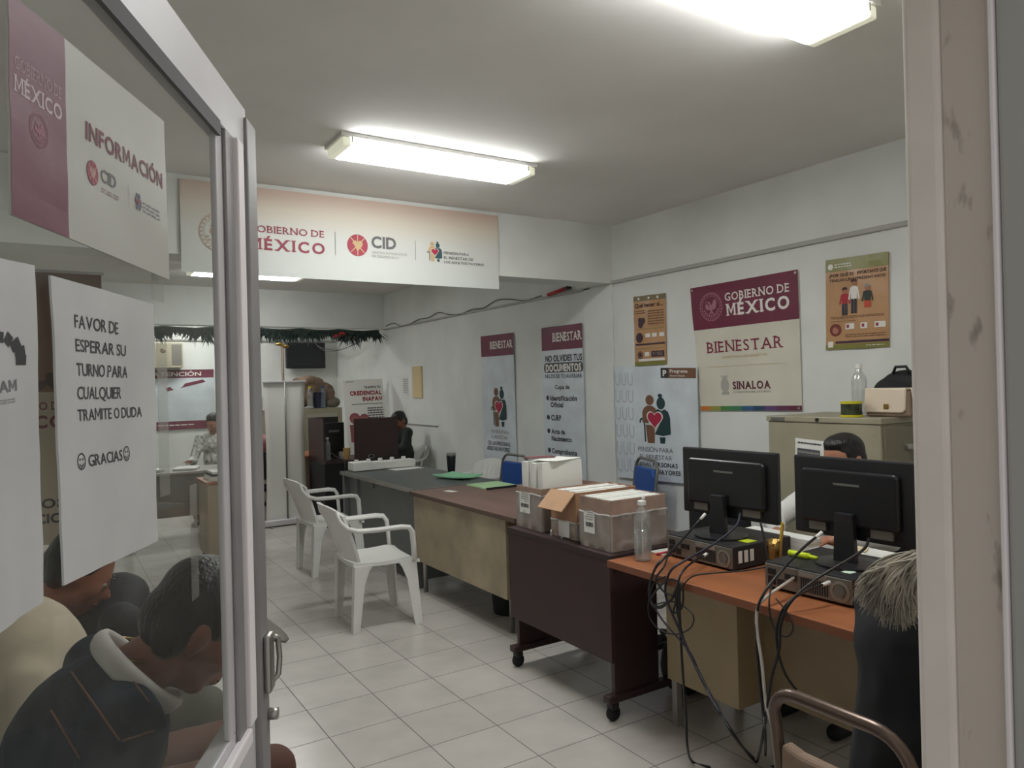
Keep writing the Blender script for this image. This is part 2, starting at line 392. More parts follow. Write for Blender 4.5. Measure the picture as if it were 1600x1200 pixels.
        cane = s.line_s(T([(6, 186), (6, 172), (14, 161), (26, 163), (34, 178), (37, 205), (39, 305)]), .016*(s.size()[0]*(u1-u0))/.35)
        def heart(sc): return poly([(108+sc*48*1.0*(math.sin(t)**3), 160-sc*3.5*(13*math.cos(t)-5*math.cos(2*t)-2*math.cos(3*t)-math.cos(4*t))) for t in [2*math.pi*k/30 for k in range(30)]])
        e = s.emit('elderly_couple_emblem', man, mman, layer=layer)
        s.emit('woman_silhouette', wom+[cane], mwoman, parent=e, layer=layer)
        s.emit('heart_outline', [heart(1.16)], mwhite, parent=e, layer=layer+1)
        s.emit('heart', [heart(1)], mheart, parent=e, layer=layer+2)
    def seal(s, u, v, ru, m, m2=None, layer=2):
        """round national seal: double ring, wreath and an eagle with a snake"""
        w, h = s.size(); k = w/h; R = ru
        sh = [s.ring_s(u, v, R, R*.05), s.ring_s(u, v, R*.78, R*.03)]
        for i in range(26):
            a = math.pi*2*i/26; sh.append(s.disc_s(u+R*.88*math.cos(a), v+R*.88*k*math.sin(a), R*.055, n=8))
        for i in range(9):
            a = math.pi*(.12+.76*i/8); sh.append(s.disc_s(u+R*.64*math.cos(a), v+R*.64*k*math.sin(a), R*.09, R*k*.06, n=8))
        def P(pts): return ([(u+R*x, v+R*k*y) for x, y in pts], [tuple(range(len(pts)))])
        sh += [P([(-.12, -.1), (.02, -.18), (.16, -.02), (.14, .26), (0, .36), (-.14, .2)]), P([(.0, -.16), (-.06, -.34), (-.2, -.38), (-.26, -.3), (-.16, -.26), (-.1, -.1)]),
               P([(.1, -.12), (.26, -.46), (.42, -.5), (.52, -.3), (.46, .02), (.3, .22), (.14, .16)]), P([(-.12, .0), (-.3, -.22), (-.46, -.2), (-.5, .04), (-.34, .2), (-.14, .18)]),
               P([(-.05, .34), (.1, .34), (.3, .52), (.02, .46), (-.3, .52)])]
        sh.append(s.line_s([(u+R*x, v+R*k*y) for x, y in [(-.24, -.32), (-.36, -.42), (-.44, -.32), (-.36, -.22), (-.46, -.1), (-.4, .1)]], R*.05*w))
        return s.emit('round_seal', sh, m, layer=layer)
    def cid_mark(s, u, v, ru, m, mt, layer=2):
        w, h = s.size(); k = w/h
        e = s.emit('round_emblem', [s.disc_s(u, v, ru)], m, layer=layer)
        R = ru; sh = [s.line_s([(u+R*x0, v+R*k*y0), (u+R*x1, v+R*k*y1)], R*.09*w) for x0, y0, x1, y1 in ((-.66, -.66, .66, .66), (-.66, .66, .66, -.66), (0, -.95, 0, .95))]
        sh.append(([(u+R*.5*(math.sin(t)**3), v-R*k*.036*(13*math.cos(t)-5*math.cos(2*t)-2*math.cos(3*t)-math.cos(4*t))) for t in [2*math.pi*i/26 for i in range(26)]], [tuple(range(26))]))
        s.emit('emblem_heart', sh, mt, parent=e, layer=layer+1); return e

# ------------------------------------------------------------------ the room
XR, ZC, YF, YB, XL = 4.0, 2.82, .60, 11.62, -.55
def sbox(name, m, *b, **k): return struct(MB().box(*b).build(name, m, **k))
sbox('floor', TILE, XL-.2, XR+.15, -1.6, YB+.15, -.1, 0)
sbox('ceiling', CEIL, XL-.2, XR+.15, .42, YB+.15, ZC, ZC+.12)
sbox('wall_right', WALL, XR, XR+.15, .42, YB+.15, 0, ZC)
sbox('wall_left', WALL, XL-.15, XL, .42, YB+.15, 0, ZC)
sbox('wall_back', WALL, XL, XR, YB, YB+.15, 0, ZC)
JX = 1.075
MB_ = MB().box(JX+.004, XR, .42, YF, 0, ZC).box(XL, -.12, .42, YF, 0, ZC).box(-.12, JX+.004, .42, YF, 2.12, ZC)
struct(MB_.build('wall_front', PLAST))
# rendered reveal of the doorway (rounded inner corner), groove with dirt, aluminium jamb
pr = MB().box(JX-.004, JX+.02, .546, YF+.004, 0, 2.12); struct(pr.build('trim_1', mat('reveal_plaster', (244, 237, 229), .8, var=.03, vscale=6), bevel=.012, seg=4))
DIRT = bpy.data.materials.new('stained_plaster'); DIRT.use_nodes = True
nt = DIRT.node_tree; N = nt.nodes; L = nt.links; b = N['Principled BSDF']; b.inputs['Roughness'].default_value = .85
tc = N.new('ShaderNodeTexCoord'); mp = N.new('ShaderNodeMapping'); mp.inputs['Scale'].default_value = (9, 26, 9); L.new(tc.outputs['Object'], mp.inputs[0])
nz = N.new('ShaderNodeTexNoise'); nz.inputs['Scale'].default_value = 1; nz.inputs['Detail'].default_value = 6; L.new(mp.outputs[0], nz.inputs[0])
cr = N.new('ShaderNodeValToRGB'); L.new(nz.outputs[0], cr.inputs[0]); cr.color_ramp.elements[0].position = .30; cr.color_ramp.elements[0].color = rgb((150, 141, 130))
cr.color_ramp.elements[1].position = .40; cr.color_ramp.elements[1].color = rgb((214, 205, 195)); L.new(cr.outputs[0], b.inputs['Base Color'])
struct(MB().box(JX-.002, JX+.02, .484, .546, 0, 2.12).build('trim_2', DIRT))
struct(MB().box(JX-.016, JX+.02, .4735, .4805, 0, 2.12).build('trim_8', ALUW, bevel=.002))
struct(MB().box(JX-.012, JX+.02, .425, .473, 0, 2.12).build('trim_3', mat('jamb_grey', (176, 176, 172), .55), bevel=.006))
# beams
struct(MB().box(XL, XR, 4.72, 5.0, 2.345, ZC).build('ceiling_beam', WALL))
struct(MB().box(XL, XR, 9.62, 9.82, 2.35, ZC).build('ceiling_beam', WALL))
struct(MB().box(3.982, XR, 4.72, 5.09, 0, 2.345).build('pilaster', WALL, bevel=.004))
# mouldings
struct(MB().box(3.978, XR, YF, 4.72, 2.338, 2.366).build('trim_4', mat('grey_duct', (176, 175, 170), .6), bevel=.004))
struct(MB().box(3.982, XR, 5.0, 9.62, 2.326, 2.348).build('trim_5', MATS['grey_duct'], bevel=.004))
struct(MB().box(XL, 3.98, YB-.03, YB, 2.285, 2.31).build('trim_6', MATS['grey_duct'], bevel=.004))
struct(MB().box(3.985, XR, 8.02, 9.4, 1.045, 1.058).build('trim_7', MATS['grey_duct']))

# ------------------------------------------------------------------ ceiling lamps
DIFF = bpy.data.materials.new('lit_prismatic_diffuser'); DIFF.use_nodes = True
bb = DIFF.node_tree.nodes['Principled BSDF']; bb.inputs['Base Color'].default_value = rgb((235, 236, 228)); bb.inputs['Emission Color'].default_value = (.98, 1, .985, 1); bb.inputs['Emission Strength'].default_value = LAMP
DIFE = mat('diffuser_end', (232, 232, 212), .4, emit=((235, 235, 210), .45))
LAMPB = mat('lamp_body', (214, 214, 210), .5)
def lamp(cx, cy, label, g='ceiling lamps'):
    L2, D2 = .585, .125
    t = thing('fluorescent_lamp', label, 'ceiling lamp', (cx, cy, ZC), group=g)
    MB().box(-L2-.01, L2+.01, -D2-.008, D2+.008, -.022, 0).build('housing', LAMPB, t, True)
    MB().box(-L2+.045, L2-.045, -D2, D2, -.068, -.022).build('diffuser', DIFF, t, True, bevel=.008)
    for s in (-1, 1):
        e = MB().box(min(s*L2, s*(L2-.045)), max(s*L2, s*(L2-.045)), -D2, D2, -.068, -.022).build('diffuser_end', DIFE, t, True, bevel=.008)
        MB().box(s*(L2-.05)-.004, s*(L2-.05)+.004, -D2-.004, -D2+.004, -.05, -.02).build('clip', GTUBE, e, True)
    return t
lamp(1.87, 1.585, 'lit fluorescent ceiling lamp closest to the doorway, cut by the top of the picture')
lamp(1.875, 3.70, 'whole lit fluorescent ceiling lamp hanging in front of the beam banner')
lamp(1.85, 8.20, 'lit fluorescent ceiling lamp beyond the beam, half hidden by the banner and door frame')
lamp(1.85, 10.75, 'added unseen fluorescent ceiling lamp lighting the back room behind the garland beam')  # added out of view to brighten the back room

# ------------------------------------------------------------------ glass door, open inwards
HG = V(-.0812, .562, 0); DV = V(.452, .892, 0).normalized(); DN = V(.892, -.452, 0).normalized()
dz = math.atan2(DV.y, DV.x)
door = thing('door_1', None, None, HG, dz, kind='structure')   # local x along leaf, local -y is the outer face
SW = .835   # leaf width to the free edge
f = MB().box(.0, SW-.005, -.004, .032, 1.925, 2.003).build('top_rail', ALU, door, True, bevel=.003)
MB().box(.06, SW-.16, -.006, .0, 1.905, 1.928).build('gasket', GASK, f, True)
f = MB().box(SW-.165, SW-.02, 0, .010, 1.0, 1.925).build('lock_stile', ALU, door, True, bevel=.002)
MB().box(SW-.088, SW-.052, -.012, .0, .985, 1.928).build('bead', ALUW, f, True, bevel=.003)
MB().box(SW-.135, SW-.095, -.006, 0, .985, 1.926).build('bead', ALUD, f, True, bevel=.002)
MB().box(SW-.02, SW+.04, -.01, .036, .0, 1.985).build('edge_strip', ALUD, door, True, bevel=.004)
MB().box(0, .065, 0, .03, 1.0, 1.925).build('hinge_stile', ALU, door, True, bevel=.002)
f = MB().box(0, SW-.02, 0, .03, .86, 1.0).build('middle_rail', ALU, door, True, bevel=.003)
MB().box(.06, SW-.09, -.014, 0, .962, .986).build('bead', ALUW, f, True, bevel=.003)
MB().box(0, SW-.02, .004, .026, .015, .86).build('lower_panel', ALUD, door, True)
MB().box(.06, SW-.16, .004, .007, .99, 1.93).build('glass', GLASS, door, True)
h = MB().box(SW-.0, SW+.035, -.022, -.01, 1.0, 1.10).build('latch', CHROME, door, True, bevel=.005)
MB().tube([V(SW+.032, -.018, 1.09), V(SW+.042, -.026, 1.085), V(SW+.044, -.028, 1.05), V(SW+.042, -.026, 1.02), V(SW+.032, -.018, 1.012)], .005, 10).build('pull', CHROME, h, True, smooth=True)
MB().cyl(V(SW+.03, -.01, .955), V(SW+.03, -.026, .955), .010).build('lock_cylinder', CHROME, door, True, smooth=True)
# tape strips on the glass
for (s0, z0, s1, z1) in ((.42, 1.63, .455, 1.78), (.43, 1.40, .46, 1.58), (.53, 1.25, .556, 1.40)):
    single(MB().box(s0, s1, .0028, .0038, z0, z1, WM[door]).build('tape_strip', TAPE), 'strip of clear tape stuck on the door glass, %s' % ('level with the maroon notice' if z0 > 1.6 else 'beside the hanging paper notice' if z0 > 1.3 else 'low near the lock stile'), 'tape', 'tape strips on the door glass')

off = .006
sg = Board('information_sign', 'white INFORMACIÓN sign with a maroon end stuck on the door glass', 'sign', (-.0183, .6729, 1.8296), (.1248, .9552, 1.8435), (-.0192, .6711, 1.659), (.1276, .9608, 1.6567), mat('sign_board', (186, 186, 177), .5), DN, wav=.0012, seed=3, lay=.00018)
sg.rect('maroon_panel', .0, .0, .265, 1.0, mat('faded_maroon_print', (112, 52, 72), .5), layer=1)
sg.text('GOBIERNO DE', .022, .265, .245, .325, mat('faded_pink_print', (176, 150, 156), .6), serif=True)
sg.text('MÉXICO', .022, .355, .245, .43, mat('pale_print', (205, 190, 192), .6), .02, True)
sg.seal(.125, .55, .046, mat('seal_rose', (146, 84, 100), .6))
sg.text('INFORMACIÓN', .372, .345, .957, .44, mat('faded_wine_print', (116, 48, 66), .6), .025, track=.13)
sg.cid_mark(.413, .60, .036, mat('faded_emblem_red', (150, 60, 76), .6), mat('faded_emblem_tan', (190, 150, 140), .6))
sg.text('CID', .466, .545, .566, .615, mat('faded_grey_print', (120, 118, 118), .6), .02)
sg.scribble(.468, .65, .585, .68, 2, mat('faded_rose_print', (168, 142, 142), .6))
sg.couple(.70, .565, .757, .665, mat('faded_slate', (96, 98, 112), .6), MATS['faded_slate'], MATS['faded_emblem_red'], MATS['sign_board'])
sg.scribble(.769, .60, .915, .67, 3, mat('faded_slate_text', (140, 142, 148), .6))
sg.rect('separator', .655, .55, .657, .68, MATS['faded_slate_text'], layer=2)
fv = Board('paper_notice', 'laminated white notice asking visitors to wait, FAVOR DE ESPERAR, on the door glass', 'notice', (.0057, .7203, 1.6213), (.1044, .915, 1.6219), (.0095, .7279, 1.3614), (.1027, .9117, 1.3563), PAPERL, DN, wav=.002, seed=5, lay=.00018)
for t, a, b_, c, d in (('FAVOR DE', .167, .108, .56, .155), ('ESPERAR SU', .167, .19, .64, .235), ('TURNO PARA', .165, .272, .655, .318), ('CUALQUIER', .165, .352, .59, .398), ('TRAMITE O DUDA', .165, .43, .815, .472), ('GRACIAS', .245, .59, .575, .632)):
    fv.text(t, a, b_, c, d, INK, .006)
for u in (.185, .625): fv.emit('smiley', [fv.ring_s(u, .61, .036, .006), fv.disc_s(u-.012, .603, .005), fv.disc_s(u+.012, .603, .005), fv.line_s([(u-.018, .618), (u, .63), (u+.018, .618)], .0012)], INK, layer=2)
lf = Board('paper_notice', 'laminated notice with a dotted round logo, left of the waiting notice on the door', 'notice', (-.0461, .618, 1.6213), (-.0052, .6988, 1.6254), (-.0415, .6272, 1.3498), (-.005, .6991, 1.3573), PAPERL, DN, wav=.002, seed=8, lay=.00018)
dots = []
for i in range(9):
    a = -math.pi*.98 + math.pi*1.0*i/8; R = .62
    dots.append(lf.line_s([(.42+R*.62*math.cos(a)*.62, .275+.045*math.sin(a)*1.0), (.42+R*math.cos(a)*.62, .275+.075*math.sin(a))], .008))
lf.emit('dotted_logo', dots, INK, layer=2)
lf.text('INAPAM', -.02, .333, .655, .365, mat('mid_grey_print', (120, 120, 122), .6), .02); lf.scribble(.05, .385, .62, .40, 2, GINK)
lf.rect('pictogram', .05, .17, .16, .21, INK, layer=2); lf.rect('pictogram', .02, .70, .1, .73, INK, layer=2)

# ------------------------------------------------------------------ printed banners and posters
BM = bands_material('beam_banner_cloth', [(2.24, (206, 210, 206)), (2.52, (212, 212, 206)), (2.66, (214, 204, 188)), (2.80, (206, 178, 164))])
bn = Board('beam_banner', 'long government banner with a rose top edge hung across the ceiling beam', 'banner', (.69, 4.70, 2.79), (2.88, 4.70, 2.79), (.69, 4.70, 2.24), (2.88, 4.70, 2.24), BM, (0, -1, 0), thick=.006, wav=.004, seed=2, n=(30, 10))
bn.seal(.10, .55, .055, mat('seal_tan', (186, 160, 140), .6))
bn.text('GOBIERNO DE', .175, .425, .395, .505, mat('wine_letters', (150, 62, 78), .6), .01, True)
bn.text('MÉXICO', .178, .572, .397, .70, MATS['wine_letters'], .03, True, track=.2)
bn.rect('separator', .4265, .425, .4285, .70, GINK, layer=2); bn.rect('separator', .689, .44, .691, .69, GINK, layer=2)
bn.cid_mark(.4975, .562, .033, mat('emblem_red', (172, 62, 82), .6), TAN)
bn.text('CID', .542, .43, .624, .572, mat('cid_grey', (104, 104, 104), .6), .035)
bn.text('CENTRO INTEGRADOR', .543, .618, .661, .645, GINK, 0); bn.text('DE DESARROLLO', .543, .664, .632, .692, GINK, 0)
bn.couple(.730, .43, .786, .692, TAN, mat('slate_teal_print', (52, 84, 88), .6), CRIM, MATS['cid_grey'] if False else mat('banner_white', (214, 212, 206), .6))
bn.text('PENSIÓN PARA', .791, .548, .884, .582, INK, .01); bn.text('EL BIENESTAR DE', .791, .608, .90, .644, INK, .01); bn.text('LOS ADULTOS MAYORES', .791, .668, .941, .70, INK, .01)

XW = 3.99; NW = (-1, 0, 0)
gm = Board('government_banner', 'square banner with a maroon heading GOBIERNO DE MÉXICO and a rainbow foot, right wall', 'banner', (XW, 3.843, 2.193), (XW, 2.932, 2.20), (XW, 3.768, 1.301), (XW, 2.926, 1.314), CREAM, NW, wav=.005, seed=11)
gm.rect('maroon_panel', 0, 0, 1, .348, MAROON)
gm.seal(.205, .175, .115, mat('seal_mauve', (170, 112, 128), .6))
gm.text('GOBIERNO DE', .35, .082, .93, .145, WPR, .012, True, track=.13); gm.text('MÉXICO', .36, .17, .93, .262, WPR, .035, True, track=.18)
gm.text('BIENESTAR', .125, .452, .858, .540, mat('wine_print', (130, 40, 66), .6), .004, True, track=.13)
gm.text('SECRETARÍA DE BIENESTAR', .275, .572, .72, .592, TAN, 0)
gm.rect('rule', .11, .651, .85, .654, TAN, layer=2)
gm.text('SINALOA', .366, .773, .73, .832, mat('dark_wine_print', (92, 40, 56), .6), .03, True); gm.text('GOBIERNO DEL ESTADO', .366, .848, .73, .862, GINK)
gm.emit('state_crest', [gm.disc_s(.285, .80, .042, .055), ([(.243, .872), (.327, .872), (.318, .85), (.252, .85)], [(0, 1, 2, 3)]), ([(.262, .745), (.285, .718), (.31, .745), (.30, .76), (.27, .76)], [(0, 1, 2, 3, 4)]), gm.line_s([(.25, .722), (.275, .745)], .008), gm.line_s([(.32, .722), (.297, .745)], .008)], mat('crest_grey', (172, 170, 160), .6), layer=2)
cols = [(196, 120, 50), (150, 150, 70), (70, 130, 70), (60, 120, 90), (50, 90, 130), (40, 70, 100), (100, 70, 120), (100, 50, 80), (100, 36, 62)]
for i, cc in enumerate(cols): gm.rect('rainbow_stripe', i/9, .962, (i+1)/9, .998, mat('stripe_%d' % i, cc, .5))
for u, v in ((.975, .98), (.02, .02), (.98, .02)): gm.emit('eyelet', [gm.disc_s(u, v, .010)], CHROME, layer=3)

pn = Board('pension_poster', 'pale poster of an elderly couple with a heart, right wall beside the pilaster', 'poster', (XW-.02, 4.701, 1.652), (XW-.02, 3.775, 1.62), (XW-.02, 4.68, .741), (XW-.02, 3.786, .767), PALEB, (-1, 0, 0), wav=.006, seed=21)
pn.rect('corner_label', .60, .01, .988, .098, BRN); pn.rect('corner_label_dark', .60, .01, .688, .098, mat('charcoal_print', (52, 50, 52), .6), layer=2)
pn.text('P', .625, .028, .668, .08, WPR, .04, layer=3); pn.text('Programa', .705, .022, .90, .05, WPR, .03, layer=3, track=.06); pn.text('descentralizado', .705, .066, .87, .084, WPR, 0, layer=3, track=.06)
pn.couple(.32, .235, .705, .675, BRN, TEAL, CRIM, WPR)
pn.text('PENSIÓN PARA', .292, .705, .72, .748, mat('soft_grey_print', (112, 114, 118), .6), 0); pn.text('EL BIENESTAR', .312, .772, .705, .812, MATS['soft_grey_print'], 0)
pn.text('DE LAS', .272, .838, .45, .876, MATS['soft_grey_print'], 0); pn.text('PERSONAS', .475, .836, .77, .874, INK, .03)
pn.text('ADULTAS MAYORES', .245, .898, .80, .938, INK, .03)
PAT = mat('relief_pattern_print', (188, 193, 198), .5); arcs = []
for r in range(6):
    for q in range(3):
        v = .05+r*.155; u = .035+q*.085; arcs.append(pn.line_s([(u-.02, v), (u-.02, v+.08), (u-.012, v+.105), (u+.01, v+.115), (u+.03, v+.105), (u+.036, v+.08), (u+.036, v+.01)], .012))
pn.emit('relief_pattern', arcs, PAT, layer=1)

r2 = Board('documents_banner', 'narrow hanging banner listing documents under a maroon BIENESTAR heading, NO OLVIDES TUS DOCUMENTOS', 'banner', (XW-.006, 5.754, 2.055), (XW-.006, 5.124, 2.05), (XW, 5.754, .35), (XW, 5.124, .35), PALEB, NW, wav=.006, seed=31, n=(10, 30))
r2.rect('maroon_panel', 0, 0, 1, .128, MAROON); r2.text('BIENESTAR', .29, .035, .985, .082, WPR, .02, True)
r2.text('NO OLVIDES TUS', .09, .155, .985, .19, INK, .03)
r2.emit('heading_pill', [r2.rect_s(.10, .197, .965, .25), r2.disc_s(.10, .2235, .05, .0265), r2.disc_s(.95, .2235, .05, .0265)], mat('pill_grey', (86, 84, 86), .6), layer=2); r2.text('DOCUMENTOS', .10, .205, .955, .243, WPR, .05, layer=3)
r2.text('NI LOS DE TU AUXILIAR', .085, .258, .965, .28, INK, .01); r2.text('Copia de:', .315, .316, .68, .34, INK, .02, track=.07)
for t, u1, v0, v1, bul in (('Identificación', .835, .374, .402, 1), ('Oficial', .50, .410, .438, 0), ('CURP', .44, .48, .51, 1), ('Acta de', .525, .556, .583, 1), ('Nacimiento', .685, .594, .621, 0), ('Comprobante', .80, .662, .69, 1)):
    r2.text(t, .187, v0, u1, v1, INK, .03, track=.07)
    if bul: r2.emit('bullet', [r2.disc_s(.12, (v0+v1)/2, .036)], INK, layer=2)
r1 = Board('pension_banner', 'narrow hanging banner of an elderly couple under a maroon BIENESTAR heading, above the blue chair', 'banner', (XW-.006, 6.91, 2.055), (XW-.006, 6.253, 2.05), (XW, 6.91, .35), (XW, 6.253, .35), PALEB, NW, wav=.005, seed=41, n=(10, 30))
r1.rect('maroon_panel', 0, 0, 1, .131, MAROON); r1.text('BIENESTAR', .30, .04, .975, .085, WPR, .02, True)
r1.couple(.27, .318, .765, .566, BRN, TEAL, CRIM, WPR)
r1.text('PENSIÓN PARA', .262, .584, .80, .607, GINK); r1.text('EL BIENESTAR', .258, .618, .75, .64, GINK); r1.text('DE LAS PERSONAS', .15, .655, .83, .68, INK, .01); r1.text('ADULTAS MAYORES', .11, .688, .81, .713, INK, .02)

TANP = mat('tan_poster_paper', (190, 146, 104), .28, var=.05, vscale=6); OLV = mat('olive_print', (130, 128, 62), .35)
ye = Board('leaflet_poster', 'glossy tan poster with olive bands and three standing figures, upper right of the wall', 'poster', (XW, 2.735, 2.225), (XW, 2.343, 2.214), (XW, 2.75, 1.685), (XW, 2.354, 1.682), TANP, NW, wav=.006, seed=51)
ye.rect('olive_band', 0, 0, 1, .14, OLV); ye.rect('olive_band', 0, .945, 1, 1, OLV)
ye.emit('round_logo', [ye.disc_s(.085, .085, .045)], WPR, layer=2); ye.scribble(.15, .06, .43, .115, 2, WPR)
DBR = mat('dark_brown_print', (70, 44, 40), .6)
ye.text('¿POR QUÉ ES', .06, .165, .47, .20, DBR, .02); ye.text('IMPORTANTE QUE', .52, .16, .97, .197, DBR, .02); ye.text('TENGAN UN REPRESENTANTE?', .07, .222, .96, .255, DBR, .01)
def fig(bd, u, v0, v1, top, bottom, name, skirt=False, hair=DBR):
    H = v1-v0; w = .10
    e = bd.emit(name, [([(u-w*.62, v0+H*.24), (u-w*.2, v0+H*.20), (u+w*.2, v0+H*.20), (u+w*.62, v0+H*.24), (u+w*.95, v0+H*.58), (u+w*.7, v0+H*.6), (u+w*.5, v0+H*.38), (u+w*.48, v0+H*.6), (u-w*.48, v0+H*.6), (u-w*.5, v0+H*.38), (u-w*.7, v0+H*.6), (u-w*.95, v0+H*.58)], [tuple(range(12))])], top, layer=2)
    if skirt: bd.emit('skirt', [bd.rect_s(u-w*.5, v0+H*.58, u+w*.5, v0+H*.82)], bottom, parent=e, layer=3)
    else: bd.emit('trousers', [bd.rect_s(u-w*.46, v0+H*.58, u-w*.05, v1), bd.rect_s(u+w*.05, v0+H*.58, u+w*.46, v1)], bottom, parent=e, layer=3)
    bd.emit('head', [bd.disc_s(u, v0+H*.10, .045)], mat('face_print', (178, 120, 96), .6), parent=e, layer=3); bd.emit('hair', [bd.disc_s(u, v0+H*.085, .048, n=16, a0=math.pi, a1=2*math.pi)], hair, parent=e, layer=4)
NAVY = mat('navy_print', (48, 50, 62), .6)
fig(ye, .32, .33, .63, mat('red_print', (170, 40, 48), .6), NAVY, 'figure'); fig(ye, .47, .245, .615, WPR, NAVY, 'figure'); fig(ye, .68, .32, .615, mat('dark_green_print', (50, 58, 52), .6), mat('orange_red_print', (196, 76, 50), .6), 'figure', True, GINK)
ye.scribble(.09, .64, .93, .67, 2, BRN); ye.scribble(.09, .69, .5, .70, 1, BRN)
ye.emit('round_portrait', [ye.disc_s(.165, .785, .095)], mat('brick_print', (120, 52, 46), .6), layer=2); ye.emit('portrait_face', [ye.disc_s(.165, .79, .05)], MATS['face_print'], layer=3)
for u0, u1 in ((.33, .475), (.575, .68), (.79, .955)): ye.rect('picture_box', u0, .722, u1, .785, WPR, layer=2); ye.rect('picture_mark', u0+.02, .735, u0+.06, .77, mat('mark_red', (150, 50, 60), .6), layer=3)
ye.scribble(.33, .84, .95, .885, 2, BRN); ye.rect('dark_bar', .16, .91, 1, .938, mat('plum_print', (70, 46, 58), .6)); ye.rect('square_code_frame', .04, .91, .125, .975, WPR, layer=2); ye.scribble(.66, .965, .93, .98, 1, WPR)
qh = Board('leaflet_poster', 'narrow tan poster headed Qué hacer si, above the elderly couple poster', 'poster', (XW, 4.46, 2.203), (XW, 4.10, 2.191), (XW, 4.458, 1.649), (XW, 4.105, 1.651), TANP, NW, wav=.005, seed=61)
qh.rect('olive_band', 0, 0, 1, .075, mat('khaki_print', (126, 112, 82), .5)); qh.rect('olive_band', 0, .945, 1, 1, OLV)
for u in (.17, .5, .77): qh.emit('round_logo', [qh.disc_s(u, .04, .03)], WPR, layer=2)
qh.text('Qué hacer si...', .05, .105, .93, .165, DBR, .03, track=.08)
qh.scribble(.04, .21, .38, .27, 2, BRN); qh.scribble(.46, .22, .95, .44, 6, BRN)
PLUM = MATS['plum_print']
qh.emit('drawing', [qh.disc_s(.2, .35, .06), qh.disc_s(.3, .36, .07), qh.disc_s(.22, .41, .08)], PLUM, layer=2)
qh.rect('rule', .04, .475, .96, .481, OLV, layer=2); qh.emit('drawing', [qh.disc_s(.18, .60, .11)], PLUM, layer=2)
for u0 in (.36, .57, .80): qh.rect('picture_box', u0, .545, u0+.15, .60, WPR, layer=2)
qh.rect('dark_bar', .04, .685, .97, .71, PLUM); qh.rect('rule', .04, .755, .96, .761, OLV, layer=2)
qh.emit('drawing', [qh.ring_s(.19, .85, .085, .02), qh.disc_s(.19, .85, .05)], PLUM, layer=2); qh.rect('picture_box', .33, .81, .48, .87, WPR, layer=2); qh.rect('dark_panel', .55, .80, .95, .885, PLUM, layer=2); qh.scribble(.6, .82, .9, .87, 3, GINK); qh.rect('white_strip', .13, .905, .96, .94, WPR, layer=2)
# small sheets on the rear right wall
single(MB().box(3.984, 3.999, 8.42, 8.70, 1.39, 1.79).build('paper_sheet', mat('yellowed_paper', (212, 190, 146), .8)), 'yellowed long paper taped on the rear right wall', 'paper')
sm = Board('paper_sheet', 'small faint white sheet left of the yellowed paper on the rear wall', 'paper', (3.995, 9.02, 1.66), (3.995, 8.86, 1.66), (3.995, 9.02, 1.42), (3.995, 8.86, 1.42), mat('faint_paper', (222, 222, 218), .8), NW); sm.scribble(.1, .1, .9, .9, 7, GINK)

# ------------------------------------------------------------------ desks
Z75 = .75
d = thing('metal_desk', 'grey metal desk with dark top, farthest of the row of desks', 'desk', (2.7, 5.92, 0))
MB().box(2.335, 3.10, 5.10, 6.76, .722, Z75).build('desk_top', DGREY, d, bevel=.008)
MB().box(2.328, 2.335, 5.10, 6.76, .720, .752).box(2.335, 3.10, 5.093, 5.10, .720, .752).build('metal_edging', CHROME, d)
MB().box(2.38, 2.395, 5.16, 6.72, .10, .722).build('front_panel', GREYMET, d)
MB().box(2.345, 2.40, 5.11, 5.16, 0, .722).build('corner_post', GREYMET, d, bevel=.004)
MB().box(2.345, 2.40, 6.69, 6.745, 0, .722).build('corner_post', GREYMET, d, bevel=.004)
MB().box(2.36, 2.40, 6.40, 6.44, .1, .722).build('panel_rib', GREYMET, d, bevel=.003)
MB().box(2.40, 3.06, 5.11, 5.125, .06, .722).build('side_panel', GREYMET, d)
MB().box(2.40, 3.06, 6.70, 6.715, .06, .722).build('side_panel', GREYMET, d)
MB().box(3.0, 3.05, 5.11, 5.16, 0, .722).build('corner_post', GREYMET, d); MB().box(3.0, 3.05, 6.69, 6.745, 0, .722).build('corner_post', GREYMET, d)
MB().box(2.372, 2.38, 6.04, 6.10, .66, .70).build('asset_label', GTUBE, d, label='small grey inventory plate')

d = thing('wooden_desk', 'wooden desk with brown top and scuffed tan front panel, between metal desk and boxes', 'desk', (2.68, 4.33, 0))
MB().box(2.275, 3.07, 3.60, 5.07, .722, Z75).build('desk_top', BROWNTOP, d, bevel=.004)
MB().box(2.272, 2.276, 3.60, 5.07, .722, .749).build('edge_band', mat('brown_edge', (92, 72, 62), .5), d)
TANFRONT = mat('scuffed_tan_panel', (174, 160, 134), .5, var=.13, vscale=4)
MB().box(2.30, 2.32, 3.75, 5.05, .238, .722).build('front_panel', TANFRONT, d, bevel=.003)
MB().box(2.32, 2.75, 3.75, 3.768, .24, .722).build('side_panel', mat('scuffed_brown_side', (134, 112, 88), .5, var=.12, vscale=6), d)
for x, y in ((2.36, 5.0), (2.40, 3.86), (3.0, 5.0), (3.0, 3.72)): MB().cyl((x, y, 0), (x, y, .722), .017).build('leg', CHROME, d, smooth=True)

